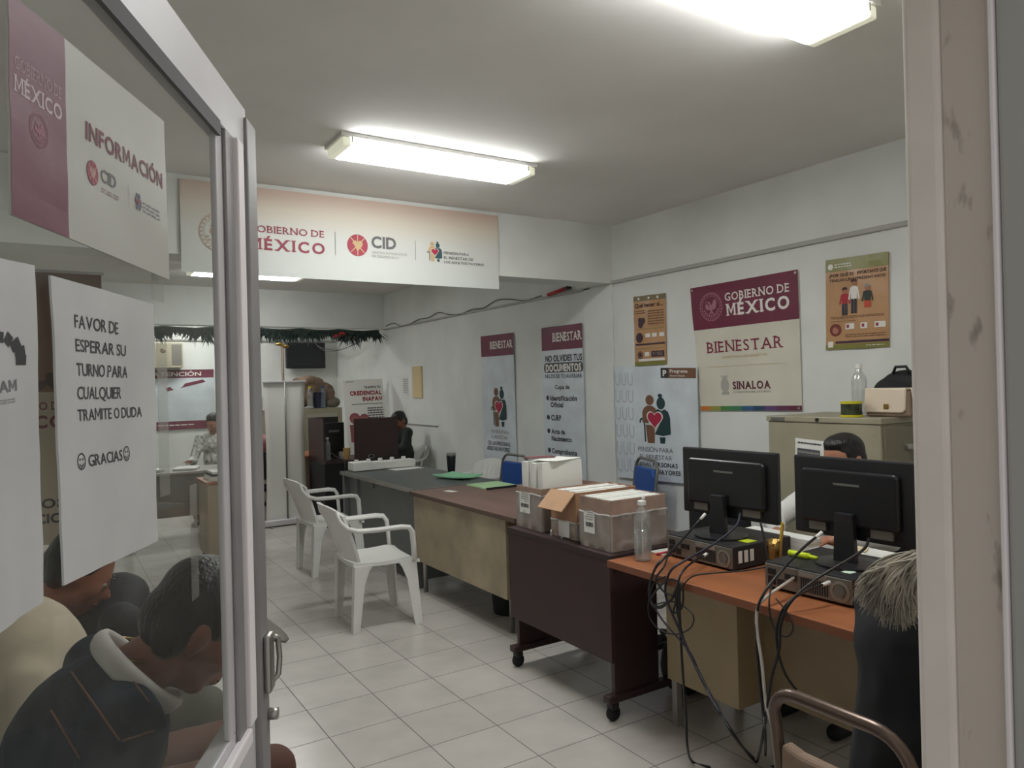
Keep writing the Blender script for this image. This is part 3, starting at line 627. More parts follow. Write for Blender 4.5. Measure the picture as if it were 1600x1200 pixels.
d = thing('rolling_table', 'dark wine-brown table on casters carrying the cardboard boxes', 'table', (2.4, 2.97, 0))
MB().box(2.106, 2.72, 2.545, 3.42, .722, Z75).build('table_top', mat('wine_top', (56, 40, 40), .55), d, bevel=.003)
MB().box(2.11, 2.13, 2.56, 3.41, .265, .722).build('front_panel', mat('wine_panel', (62, 42, 42), .5, var=.06, vscale=7), d, bevel=.002)
for y in (2.585, 3.375):
    MB().box(2.135, 2.40, y-.012, y+.012, .11, .722).build('side_panel', WINE, d)
    b = MB().bar((2.09, y, .10), (2.66, y, .10), .05, .035).build('foot', WINE, d, bevel=.008)
    for x in (2.13, 2.60):
        c = MB().lathe([(.008, -.014), (.03, -.014), (.034, -.008), (.034, .008), (.03, .014), (.008, .014)], (x, y, .034), 18, (0, 1, 0)).build('caster', BLACKM, b, smooth=True)
        c2 = MB().box(x-.022, x+.022, y-.02, y+.02, .052, .084).build('caster', BLACK, b, bevel=.006)

d = thing('computer_desk', 'orange cherry-topped desk with tan pedestal carrying the two computers', 'desk', (2.4, 1.78, 0))
MB().box(2.05, 2.78, 1.02, 2.50, .718, Z75).build('desk_top', ORANGE, d, bevel=.004)
MB().box(2.046, 2.051, 1.02, 2.50, .72, .748).build('edge_band', ORANGEE, d)
PED = mat('tan_pedestal', (168, 150, 118), .5, var=.06, vscale=5, stretch=(1, 1, .3))
MB().box(2.31, 2.76, 2.02, 2.42, .20, .718).build('pedestal', PED, d, bevel=.003)
MB().box(2.47, 2.49, 1.06, 2.02, .22, .718).build('modesty_panel', mat('tan_modesty', (156, 138, 108), .5, var=.06, vscale=5), d)
for x, y in ((2.33, 2.385), (2.73, 2.385), (2.33, 1.08), (2.73, 1.08)): MB().box(x-.015, x+.015, y-.015, y+.015, 0, .718 if y < 2 else .20).build('leg', CHROME, d)

# cubicle desk and rear furniture
d = thing('cubicle_desk', 'dark wine desk with upright privacy boards at the back, by the green-jacketed man', 'desk', (3.0, 8.25, 0))
MB().box(2.58, 3.46, 7.96, 8.56, .70, .73).build('desk_top', WINE, d)
MB().box(2.60, 2.93, 8.0, 8.02, .02, .70).build('front_panel', BLACKM, d)
MB().box(2.93, 3.44, 8.0, 8.02, .02, .70).build('front_panel', WINE, d)
MB().box(2.58, 2.60, 7.98, 8.54, 0, .70).build('side_panel', BLACKM, d); MB().box(3.44, 3.46, 7.98, 8.54, 0, .70).build('side_panel', WINE, d)
b = MB().box(2.93, 3.46, 7.985, 8.005, .66, 1.185).build('privacy_board', mat('wine_board', (74, 54, 52), .45, var=.05, vscale=4), d, bevel=.002)
MB().tube([V(3.125+.034*math.cos(a)*(1 if abs(math.cos(a)) > .1 else 1), 7.982, .752+.017*math.sin(a)) for a in [2*math.pi*k/20 for k in range(21)]], .005, 6).build('grommet', CHROME, b, smooth=True)
MB().box(3.098, 3.152, 7.981, 7.986, .74, .764).build('slot', BLACKM, b)
MB().box(2.58, 2.93, 8.52, 8.54, .73, 1.20).build('privacy_board', mat('dark_board', (46, 38, 40), .5), d)
MB().box(2.575, 2.595, 7.99, 8.54, .73, 1.20).build('privacy_board', WINE, d)
t = thing('computer_monitor', 'black monitor with a pale label, inside the dark cubicle desk', 'monitor', (2.78, 8.32, .73))
MB().box(2.63, 2.925, 8.30, 8.34, .80, 1.14).build('screen_back', BLACK, t, bevel=.01); MB().box(2.74, 2.86, 8.294, 8.30, 1.03, 1.055).build('label_plate', GTUBE, t)
MB().cyl((2.78, 8.34, .745), (2.78, 8.34, .83), .025).build('stand', BLACK, t); MB().cyl((2.78, 8.34, .73), (2.78, 8.34, .745), .09).build('stand_base', BLACK, t)

d = thing('tan_desk', 'tan desk with an orange top half hidden behind the roll-up stand', 'desk', (2.6, 9.0, 0))
MB().box(2.22, 2.92, 8.65, 9.35, .72, .75).build('desk_top', ORANGE, d, bevel=.003); MB().box(2.26, 2.88, 8.69, 8.71, .08, .72).build('front_panel', WOODTAN, d)
MB().box(2.26, 2.28, 8.71, 9.3, .0, .72).build('side_panel', WOODTAN, d); MB().box(2.86, 2.88, 8.71, 9.3, .0, .72).build('side_panel', WOODTAN, d)
d = thing('low_cabinet', 'long beige low cabinet at the back carrying bottles and a brown bundle', 'cabinet', (3.0, 10.25, 0))
MB().box(1.95, 3.50, 10.0, 10.5, .06, 1.27).build('body', CABG, d, bevel=.004); MB().box(2.0, 3.45, 10.02, 10.48, 0, .06).build('plinth', BLACKM, d)
for x0, x1 in ((2.0, 2.45), (2.48, 2.95), (3.0, 3.42)):
    q = MB().box(x0, x1, 9.985, 10.0, .10, 1.20).build('door', mat('cabinet_door', (166, 162, 146), .45), d, bevel=.004); MB().box(x1-.05, x1-.035, 9.97, 9.985, .7, .82).build('handle', CHROME, q)
d = thing('steel_table', 'steel-edged table seen through the door glass at the back left', 'table', (1.0, 8.3, 0))
p0 = atZ(240, 717, .75); 
MB().box(.62, 1.62, 7.9, 8.5, .722, .745).build('table_top', CHROME, d, bevel=.003)
for x, y in ((.66, 7.94), (1.58, 7.94), (.66, 8.46), (1.58, 8.46)): MB().cyl((x, y, 0), (x, y, .722), .016).build('leg', GTUBE, d)
MB().box(.66, 1.58, 7.96, 7.975, .30, .72).build('front_panel', mat('dim_grey_panel', (120, 116, 110), .6), d)
d = thing('side_counter', 'small tan counter piled with papers, seen through the glass beside the door stile', 'counter', (1.55, 7.3, 0))
MB().box(1.18, 1.62, 7.0, 7.5, .70, .725).build('counter_top', ORANGE, d, bevel=.003); MB().box(1.20, 1.60, 7.02, 7.48, .04, .70).build('body', WOODTAN, d, bevel=.003)
MB().box(1.22, 1.58, 7.03, 7.47, 0, .04).build('plinth', BLACKM, d)

# ------------------------------------------------------------------ filing cabinet and what stands on it
d = thing('filing_cabinet', 'olive beige metal filing cabinet against the right wall behind the monitors', 'cabinet', (3.65, 2.38, 0))
MB().box(3.40, 3.92, 2.06, 2.715, .05, 1.285).build('body', CABG, d, bevel=.006)
MB().box(3.393, 3.925, 2.052, 2.722, 1.285, 1.315).build('top_rim', CABG, d, bevel=.004)
MB().box(3.42, 3.90, 2.08, 2.70, 0, .05).build('plinth', BLACKM, d)
MB().box(3.389, 3.394, 2.60, 2.69, 1.29, 1.31).build('maker_plate', GTUBE, d, bevel=.002)
for k in range(4):
    q = MB().box(3.42, 3.90, 2.048, 2.06, .07+.305*k, .07+.305*k+.285).build('drawer', mat('cabinet_side_enamel', (128, 120, 102), .5), d, bevel=.004)
    MB().box(3.58, 3.74, 2.03, 2.048, .07+.305*k+.17, .07+.305*k+.195).build('handle', CHROME, q, bevel=.003)
MB().cyl((3.388, 2.40, 1.30), (3.393, 2.40, 1.30), .010).build('lock', BLACKM, d)
nb = Board('notice_sheet', 'white sheet with a dark printed table taped to the filing cabinet', 'paper', (3.392, 2.535, 1.20), (3.392, 2.36, 1.19), (3.392, 2.545, .86), (3.392, 2.37, .85), PAPER, (-1, 0, 0), wav=.002, seed=71)
nb.rect('printed_table', .08, .15, .86, .62, mat('slate_print', (84, 84, 88), .6)); nb.scribble(.12, .19, .82, .58, 6, GINK); nb.scribble(.1, .05, .9, .10, 1, INK); nb.scribble(.1, .68, .86, .92, 5, GINK)
ZT = 1.3155
t = thing('tape_roll', 'roll of yellow and black barrier tape on the filing cabinet', 'tape', (3.455, 2.245, ZT))
MB().lathe([(.022, 0), (.05, 0), (.052, .003), (.052, .012), (.022, .012)], (3.455, 2.245, ZT), 24).build('yellow_rim', YEL, t, smooth=False)
MB().lathe([(.022, .012), (.05, .012), (.05, .068), (.022, .068)], (3.455, 2.245, ZT), 24).build('wound_tape', mat('black_yellow_tape', (46, 52, 34), .3, var=.9, vscale=30), t)
MB().lathe([(.022, .068), (.052, .068), (.052, .08), (.022, .08)], (3.455, 2.245, ZT), 24).build('yellow_rim', YEL, t)
t = thing('handbag', 'cream handbag with a taupe body and hanging strap on the filing cabinet', 'bag', (3.56, 2.12, ZT))
BODY = mat('taupe_leather', (138, 118, 102), .5); FLAP = mat('cream_leather', (222, 206, 186), .45)
MB().prism([(-.115, 0), (.115, 0), (.11, .13), (-.11, .14)], (3.535, 2.105, ZT), (0, -1, 0), (0, 0, 1), (.085, 0, 0)).build('body', BODY, t, bevel=.014, seg=3)
fl = MB().prism([(-.115, .035), (-.10, .022), (.085, .022), (.10, .035), (.105, .138), (-.105, .146)], (3.524, 2.108, ZT), (0, -1, 0), (0, 0, 1), (.012, 0, 0)).box(3.527, 3.61, 2.005, 2.212, ZT+.132, ZT+.144).build('flap', FLAP, t, bevel=.005)
MB().box(3.519, 3.524, 2.09, 2.115, ZT+.04, ZT+.065).build('clasp', GOLD, fl, bevel=.002)
MB().tube([V(3.565, 2.002, ZT+.135), V(3.565, 1.995, ZT+.14), V(3.565, 1.985, ZT+.08), V(3.565, 1.978, ZT-.08), V(3.565, 1.96, ZT-.26), V(3.565, 1.95, ZT-.31), V(3.58, 1.92, ZT-.27), V(3.595, 1.92, ZT-.08), V(3.605, 1.95, ZT-.0), V(3.605, 1.985, ZT+.03)], .009, 8, flat=.5).build('strap', FLAP, t, smooth=True)
def bottle(name, label, loc, h, r, m, capm, group=None, liquid=None, captype='screw', local=True, cat='bottle', rib=True):
    t = thing(name, label, cat, loc, group=group)
    pr = [(r*.9, 0), (r, h*.03)]
    for k in range(6): pr += [(r, h*(.08+.09*k)), (r*(.96 if rib else 1), h*(.12+.09*k))]
    pr += [(r, h*.64), (r*.9, h*.74), (r*.5, h*.84), (r*.38, h*.88), (r*.38, h*.95)]
    MB().lathe(pr, (0, 0, 0), 20).build('body', m, t, True, smooth=True)
    if liquid: MB().lathe([(r*.86, .004), (r*.93, .01), (r*.93, h*liquid), (r*.8, h*liquid+.001)], (0, 0, 0), 20).build('liquid', film('clear_liquid_'+name+str(round(loc[0], 2)), (205, 215, 220), .12, .03, .2), t, True, smooth=True)
    if captype == 'screw': MB().lathe([(r*.43, h*.92), (r*.45, h*.925), (r*.45, h), (r*.36, h*1.005)], (0, 0, 0), 18).build('cap', capm, t, True, smooth=False)
    if captype == 'flip':
        c = MB().lathe([(r*.45, h*.90), (r*.5, h*.91), (r*.5, h*.97), (r*.3, h*.98)], (0, 0, 0), 18).build('cap', capm, t, True)
        MB().ell((.004, -.006, h*1.02), r*.28, r*.16, h*.04).build('flip_lid', capm, c, True, smooth=True)
    return t
bottle('bottle', 'empty clear bottle on the filing cabinet behind the cream handbag', (3.60, 2.292, ZT), .27, .038, CLEAR, WHITE)
t = thing('backpack', 'black backpack on the filing cabinet behind the cream handbag', 'bag', (3.80, 2.17, ZT))
mbk = MB().ell((3.80, 2.19, ZT+.11), .085, .15, .105).ell((3.80, 2.16, ZT+.165), .075, .12, .07).box(3.72, 3.88, 2.07, 2.31, ZT+.012, ZT+.10)
fuse(mbk, 'body', BLACKM, t, .012, 6, .004); MB().tube([V(3.74, 2.19, ZT+.215), V(3.74, 2.175, ZT+.25), V(3.74, 2.12, ZT+.25), V(3.74, 2.10, ZT+.215)], .008, 8).build('carry_loop', BLACK, t, smooth=True)

# ------------------------------------------------------------------ computers
def pc(name, label, cx, y0, y1, rz=0):
    t = thing(name, label, 'computer', (cx, (y0+y1)/2, Z75), rz); W2 = (y1-y0)/2; D = .36; H = .098
    MB().box(0.004, D, -W2, W2, .006, H).build('case', PCM, t, True, bevel=.004)
    bk = MB().box(-.004, .004, -W2+.004, W2-.004, .01, H-.006).build('rear_plate', METGR, t, True, bevel=.002)
    # local +y is to the left in the picture
    MB().lathe([(.0, -.002), (.032, -.002), (.036, .002), (.026, .003), (.024, .0), (.0, .0)], (-.005, -W2+.045, .048), 24, (-1, 0, 0)).build('fan_grille', mat('fan_grille_metal', (150, 146, 136), .4, .5), bk, True)
    MB().lathe([(.0, 0), (.02, 0), (.02, .002), (0, .002)], (-.008, -W2+.045, .048), 6, (-1, 0, 0)).build('fan_hub', GTUBE, bk, True)
    m1 = MB()
    for k in range(12): m1.box(-.006, -.004, -W2+.09+.009*k, -W2+.094+.009*k, .02, H-.03)
    m1.build('vent_slots', BLACKM, bk, True)
    m2 = MB().box(-.009, -.004, W2-.05, W2-.02, .022, .05).box(-.009, -.004, W2-.05, W2-.02, .058, .078).box(-.009, -.004, W2-.085, W2-.06, .02, .045).box(-.009, -.004, W2-.11, W2-.09, .05, .07).box(-.009, -.004, W2-.135, W2-.118, .05, .07)
    m2.build('port_block', BLACK, bk, True); MB().box(-.007, -.004, -W2+.09, -W2+.2, H-.026, H-.012).build('bracket', CHROME, bk, True)
    m3 = MB()
    for k in range(3): m3.box(.03+.035*k, .052+.035*k, -W2-.0012, -W2, .03, .078)
    m3.build('sticker', WHITE, t, True)
    for x in (.03, D-.03):
        for y in (-W2+.03, W2-.03): MB().cyl((x, y, 0), (x, y, .008), .012).build('rubber_foot', BLACKM, t, True)
    return t
pc('desktop_computer', 'black desktop computer lying flat with its back outward, left one on the orange desk', 2.31, 2.03, 2.40)
pc('desktop_computer', 'black desktop computer lying flat at the near end of the orange desk', 2.24, 1.47, 1.815, .05)
def monitor(label, loc, rz, sx, zb, neck_y, base_x):
    """local -x is the back of the screen; local z from the top of the case under it"""
    t = thing('computer_monitor', label, 'monitor', loc, rz); w = sx/2
    MB().box(0, .028, -w, w, zb, zb+.292).build('screen_frame', BLACK, t, True, bevel=.006)
    MB().box(.0281, .030, -w+.015, w-.015, zb+.018, zb+.278).build('screen', mat('dark_screen', (16, 17, 20), .12), t, True)
    b = MB()
    b.prism([(-w*.82, .05), (w*.82, .05), (w*.82, .235), (w*.78, .25), (-w*.78, .25), (-w*.82, .235)], (-.024, 0, zb), (0, 1, 0), (0, 0, 1), (.025, 0, 0)).build('rear_housing', mat('gloss_black', (26, 26, 29), .3), t, True, bevel=.012, seg=3)
    MB().box(-.026, -.0235, -.05, .05, zb+.195, zb+.203).build('name_plate', GTUBE, t, True)
    MB().box(-.012, .004, -w*.7, -w*.35, zb+.02, zb+.05).build('connector_recess', METGR, t, True); MB().box(-.012, .004, w*.4, w*.7, zb+.02, zb+.05).build('connector_recess', METGR, t, True)
    MB().prism([(-.042, .008), (.042, .008), (.034, zb+.10), (-.034, zb+.10)], (-.05, neck_y, 0), (0, 1, 0), (0, 0, 1), (.026, 0, 0)).build('stand_neck', BLACK, t, True, bevel=.004)
    MB().lathe([(.10, 0), (.112, .002), (.112, .007), (.06, .012), (.03, .013)], (-.02, neck_y, 0), 36).build('stand_base', BLACK, t, True, smooth=False)
    return t
monitor('black monitor seen from behind, left of the two on the orange desk', (2.47, 2.195, .8485), .04, .50, .078, .02, 0)
monitor('black monitor seen from behind, right of the two, hiding the white-shirted man', (2.44, 1.60, .8485), .04, .455, .085, 0, 0)
def plaque(name, label, cat, m, *b): return single(MB().box(*b).build(name, m, bevel=.0008), label, cat)
plaque('sticky_note', 'yellow sticky note on the left computer', 'note', NEON, 2.42, 2.48, 2.05, 2.10, .8485, .8505)
plaque('sticky_note', 'pale green sticky note beside the right monitor stand', 'note', mat('pale_green_note', (206, 226, 206), .7), 2.30, 2.335, 1.515, 1.55, .8486, .8506)
single(MB().tube([V(2.37, 1.81, .8605), V(2.37, 1.725, .8605)], [.0115, .0115], 12).tube([V(2.37, 1.725, .8605), V(2.37, 1.69, .8605)], [.008, .006], 12).build('highlighter', NEON, smooth=True), 'neon yellow highlighter lying on the right computer', 'pen')
# gold pen holder
t = thing('pen_holder', 'gold foil pen holder standing between the two computers', 'pen holder', (2.43, 1.925, Z75))
MB().lathe([(.028, 0), (.030, .01), (.024, .05), (.028, .09), (.031, .13), (.028, .13), (.021, .05), (.021, .008)], (0, 0, 0), 18).build('cup', GOLD, t, True, smooth=True)
MB().tube([V(.026*math.cos(k*.9), .026*math.sin(k*.9), .006+.010*k) for k in range(13)], .006, 6).build('ribbon', mat('copper_foil', (170, 96, 56), .25, .8), t, True, smooth=True)
for i, (x, y, tx, ty, cc, nm) in enumerate(((.01, .0, .015, -.02, (206, 176, 40), 'yellow'), (-.012, .01, -.03, .02, (60, 60, 64), 'black'), (0, -.014, .0, -.03, (190, 150, 70), 'gold'))):
    single(MB().cyl((2.43+x, 1.925+y, Z75+.012), (2.43+x+tx, 1.925+y+ty, Z75+.20), .0045, n=8).build('pencil', mat('pencil_%d' % i, cc, .5)), '%s pencil standing in the gold pen holder' % nm, 'pencil')

# papers on the orange desk
def sheet(label, x, y, z, w, l, rz, m=PAPER, th=.003, curl=.0, name='paper_sheet', cat='paper', group=None):
    t = MB(); M = Matrix.Translation((x, y, z)) @ Matrix.Rotation(rz, 4, 'Z'); n = 8; vs = []
    for k in (0, 1):
        for j in range(n+1):
            for i in range(n+1):
                u, v = i/n-.5, j/n-.5; vs.append(M @ V(u*w, v*l, th*k + curl*(u*u+v*v)*2))
    N1 = (n+1)**2; W1 = n+1; fs = []
    for j in range(n):
        for i in range(n):
            a = j*W1+i; fs += [(a, a+W1, a+W1+1, a+1), (N1+a, N1+a+1, N1+a+W1+1, N1+a+W1)]
    rim = list(range(W1)) + [j*W1+n for j in range(1, n+1)] + [n*W1+i for i in range(n-1, -1, -1)] + [j*W1 for j in range(n-1, 0, -1)]
    for k in range(len(rim)): a, b = rim[k], rim[(k+1) % len(rim)]; fs.append((a, b, N1+b, N1+a))
    return single(t.add(vs, fs).build(name, m), label, cat, group)
t = thing('paper_stack', 'stack of white papers on the orange desk behind the left computer', 'papers', (2.73, 2.12, Z75))
for k in range(5): MB().box(2.685, 2.77, 1.95+.01*random.random(), 2.28+.03*random.random(), Z75+.018*k, Z75+.018*k+.017).build('sheaf', PAPER, t)
t = thing('paper_stack', 'stack of white papers on the orange desk behind the right monitor', 'papers', (2.70, 1.6, Z75))
for k in range(5): MB().box(2.645, 2.77, 1.42+.01*random.random(), 1.80+.03*random.random(), Z75+.017*k, Z75+.017*k+.016).build('sheaf', PAPER, t)
sheet('buff paper slip behind the highlighter, on the paper stack', 2.70, 1.76, Z75+.0865, .09, .1, .4, mat('buff_paper', (226, 208, 170), .8), .002)
sheet('loose white sheet on the orange desk left of the left computer', 2.44, 2.447, Z75+.001, .3, .085, -.05, PAPER, .004)
single(MB().tube([V(2.27, 2.425, .757), V(2.36, 2.42, .757)], .0065, 8).build('marker_pen', RED, smooth=True), 'red pen lying beside the left computer', 'pen')
bottle('sanitizer_bottle', 'clear hand sanitizer bottle with a white flip cap on the orange desk corner', (2.165, 2.40, Z75), .265, .037, CLEAR, WHITE, liquid=.52, captype='flip', rib=False)

# ------------------------------------------------------------------ cardboard boxes on the rolling table
def carton(label, x0, x1, y0, y1, h, m, rz=0):
    cx, cy = (x0+x1)/2, (y0+y1)/2; t = thing('cardboard_box', label, 'box', (cx, cy, Z75), rz, 'cardboard boxes on the rolling table'); w, l = (x1-x0)/2, (y1-y0)/2; k = .006
    b = MB().box(-w, w, -l, l, 0, k).box(-w, -w+k, -l, l, k, h).box(w-k, w, -l, l, k, h).box(-w+k, w-k, -l, -l+k, k, h).box(-w+k, w-k, l-k, l, k, h)
    b.build('carton', m, t, True, bevel=.002); return t
def wrapm(t, w, l, z0, z1, o=.003):
    n = 26; m = MB(); rows = 10; per = []
    P = [(-w, -l), (w, -l), (w, l), (-w, l)]
    for e in range(4):
        a, b = P[e], P[(e+1) % 4]
        for k in range(n): per.append((a[0]+(b[0]-a[0])*k/n, a[1]+(b[1]-a[1])*k/n))
    vs = []
    for j in range(rows+1):
        for i, (x, y) in enumerate(per):
            z = z0+(z1-z0)*j/rows; d = o + abs(noise.noise(V(x*14, y*14, z*10)))*.007 + (.004*math.sin(i*.7) if j in (0, rows) else 0); L = math.hypot(x, y)
            vs.append((x+(d if x > w-.001 else -d if x < -w+.001 else 0), y+(d if y > l-.001 else -d if y < -l+.001 else 0), z + (.008*noise.noise(V(x*20, y*20, 3)) if j == rows else 0)))
    N = len(per); m.add(vs, [(j*N+i, j*N+(i+1) % N, (j+1)*N+(i+1) % N, (j+1)*N+i) for j in range(rows) for i in range(N)])
    o_ = m.build('stretch_wrap', WRAP, t, True, smooth=True)
    # rolled film along the upper edge, its whiter colour a painted highlight
    MB().tube([V(x*1.01+.002*math.sin(i), y*1.01, z1+.006*noise.noise(V(x*18, y*18, 1))) for i, (x, y) in enumerate(per+per[:1])], .005, 6, caps=False).build('rolled_film', MATS['highlit_wrap'], t, True, smooth=True)
def blabel(t, x, y0, y1, z0, z1):
    e = MB().box(x-.0075, x-.0065, y0, y1, z0, z1).build('shipping_label', PAPER, t, True); m = MB()
    for k in range(14): m.box(x-.0082, x-.0076, y0+.012+(y1-y0-.024)*k/14, y0+.012+(y1-y0-.024)*(k+.35+.4*random.random())/14, z0+.03, z0+.05)
    m.build('barcode', INK, e, True); m = MB()
    for k in range(5): m.box(x-.0082, x-.0076, y0+.01, y0+.01+(y1-y0-.02)*random.uniform(.5, 1), z0+.062+.011*k, z0+.066+.011*k)
    m.build('small_print', GINK, e, True)
def fold(label, x, y, z, w, l, h, m=PAPER, group='folders in the cardboard boxes', tilt=0, lab=None):
    M = Matrix.Translation((x, y, z)) @ Matrix.Rotation(tilt, 4, 'X')
    return single(MB().box(-w/2, w/2, -l/2, l/2, 0, h, M).build('folder', m, bevel=.001), label, 'folder', group)
c = carton('wrapped cardboard box with papers flush to its rim, nearest the sanitizer bottle', 2.145, 2.485, 2.585, 2.815, .235, CARDW); wrapm(c, .17, .115, .004, .165); blabel(c, -.17, -.005, .075, .07, .165)
for i in range(8): fold('white folder packed upright in the box nearest the sanitizer bottle', 2.310, 2.607+.0255*i, Z75+.008, .30, .018, .226+.006*random.random(), PAPER, 'folders in the box nearest the bottle')
c = carton('cardboard box with an open front flap, middle of the three', 2.175, 2.565, 2.885, 3.095, .235, CARD); wrapm(c, .195, .105, -.0 + .004, .085)
MB().prism([(-.10, 0), (.10, 0), (.085, .125), (-.115, .125)], (-.196, 0, .237), (0, 1, 0), V(-.72, 0, -.60).normalized(), (.004, 0, -.004)).build('open_flap', mat('cardboard_inner', (186, 148, 116), .8, var=.05), c, True)
MB().box(-.2055, -.2045, -.06, .03, .0 + .01, .085).build('paper_slip', PAPER, c, True)
MB().tube([V(-.208, .09, .03), V(-.215, .085, -.02), V(-.22, .05, -.055), V(-.22, .02, -.06), V(-.217, -.0, -.03), V(-.21, -.01, .02)], .008, 8, flat=.5).build('loose_film', WRAP, c, True, smooth=True)
for i in range(6): fold('white folder packed upright in the middle box with the flap', 2.370, 2.908+.0325*i, Z75+.008, .33, .024, .224+.012*random.random(), PAPER, 'folders in the middle box')
c = carton('wrapped cardboard box holding tall white folders, farthest of the three', 2.165, 2.565, 3.165, 3.405, .225, CARDW); wrapm(c, .20, .12, .004, .19); blabel(c, -.20, -.02, .08, .085, .195)
for i in range(6):
    fold('tall white folder standing far above the rim of the farthest box', 2.315+.012*(i % 2), 3.19+.038*i, Z75+.008, .26, .031, .352-.004*(i % 3), PAPER, 'tall folders in the farthest box', tilt=-.02 if i == 0 else 0)
sheet('white envelope lying open on the tall folders', 2.325, 3.24, Z75+.3625, .22, .15, .3, PAPER, .003, .004)
sheet('dark-edged folder lying on the tall folders', 2.285, 3.35, Z75+.3705, .16, .08, -.2, mat('maroon_edge_folder', (120, 72, 72), .7), .003, .0)

# ------------------------------------------------------------------ things on the wooden and metal desks
t = thing('tumbler', 'black steel tumbler on the metal desk', 'tumbler', (3.09, 5.95, Z75))
MB().lathe([(.030, 0), (.034, .005), (.042, .13), (.043, .155), (.040, .156)], (0, 0, 0), 24).build('body', BLACK, t, True, smooth=True); MB().lathe([(.044, .150), (.045, .152), (.045, .168), (.038, .172), (.0, .172)], (0, 0, 0), 24).build('lid', CHROME, t, True)
sheet('mint green folder on the metal desk in front of the tumbler', 2.93, 5.53, Z75+.001, .24, .36, .3, GREEN, .012, .02, 'file_folder', 'folder')
t = thing('clipboard', 'pale green folder held in a black binder clip board on the wooden desk', 'folder', (2.86, 4.90, Z75))
MB().box(2.74, 3.02, 4.72, 5.03, Z75, Z75+.012).build('folder', GREEN2, t, bevel=.002); MB().box(2.735, 3.02, 4.712, 4.72, Z75, Z75+.016).build('spine', BLACK, t)
sheet('small white card on the wooden desk', 2.50, 4.84, Z75+.001, .055, .10, .2, PAPER, .002, 0, 'paper_card', 'card')
sheet('white sheet on the metal desk beside the foam tray', 2.88, 6.50, Z75+.001, .30, .18, .1, PAPER, .002)
FOAM = mat('white_foam', (232, 232, 226), .6, bump=.2, bscale=40)
t = thing('foam_tray', 'long white foam packing tray lying on the far end of the metal desk', 'packing foam', (2.75, 6.66, Z75))
mbx = MB().box(2.42, 3.04, 6.60, 6.74, Z75+.003, Z75+.075).box(2.40, 2.60, 6.585, 6.74, Z75+.003, Z75+.085)
mbx.build('tray', FOAM, t, bevel=.008)
for k in range(5): MB().lathe([(.02, 0), (.022, .01), (.022, .09), (.018, .1)], (2.46+.12*k, 6.67, Z75+.004), 12).build('moulded_stud', FOAM, t, smooth=True)

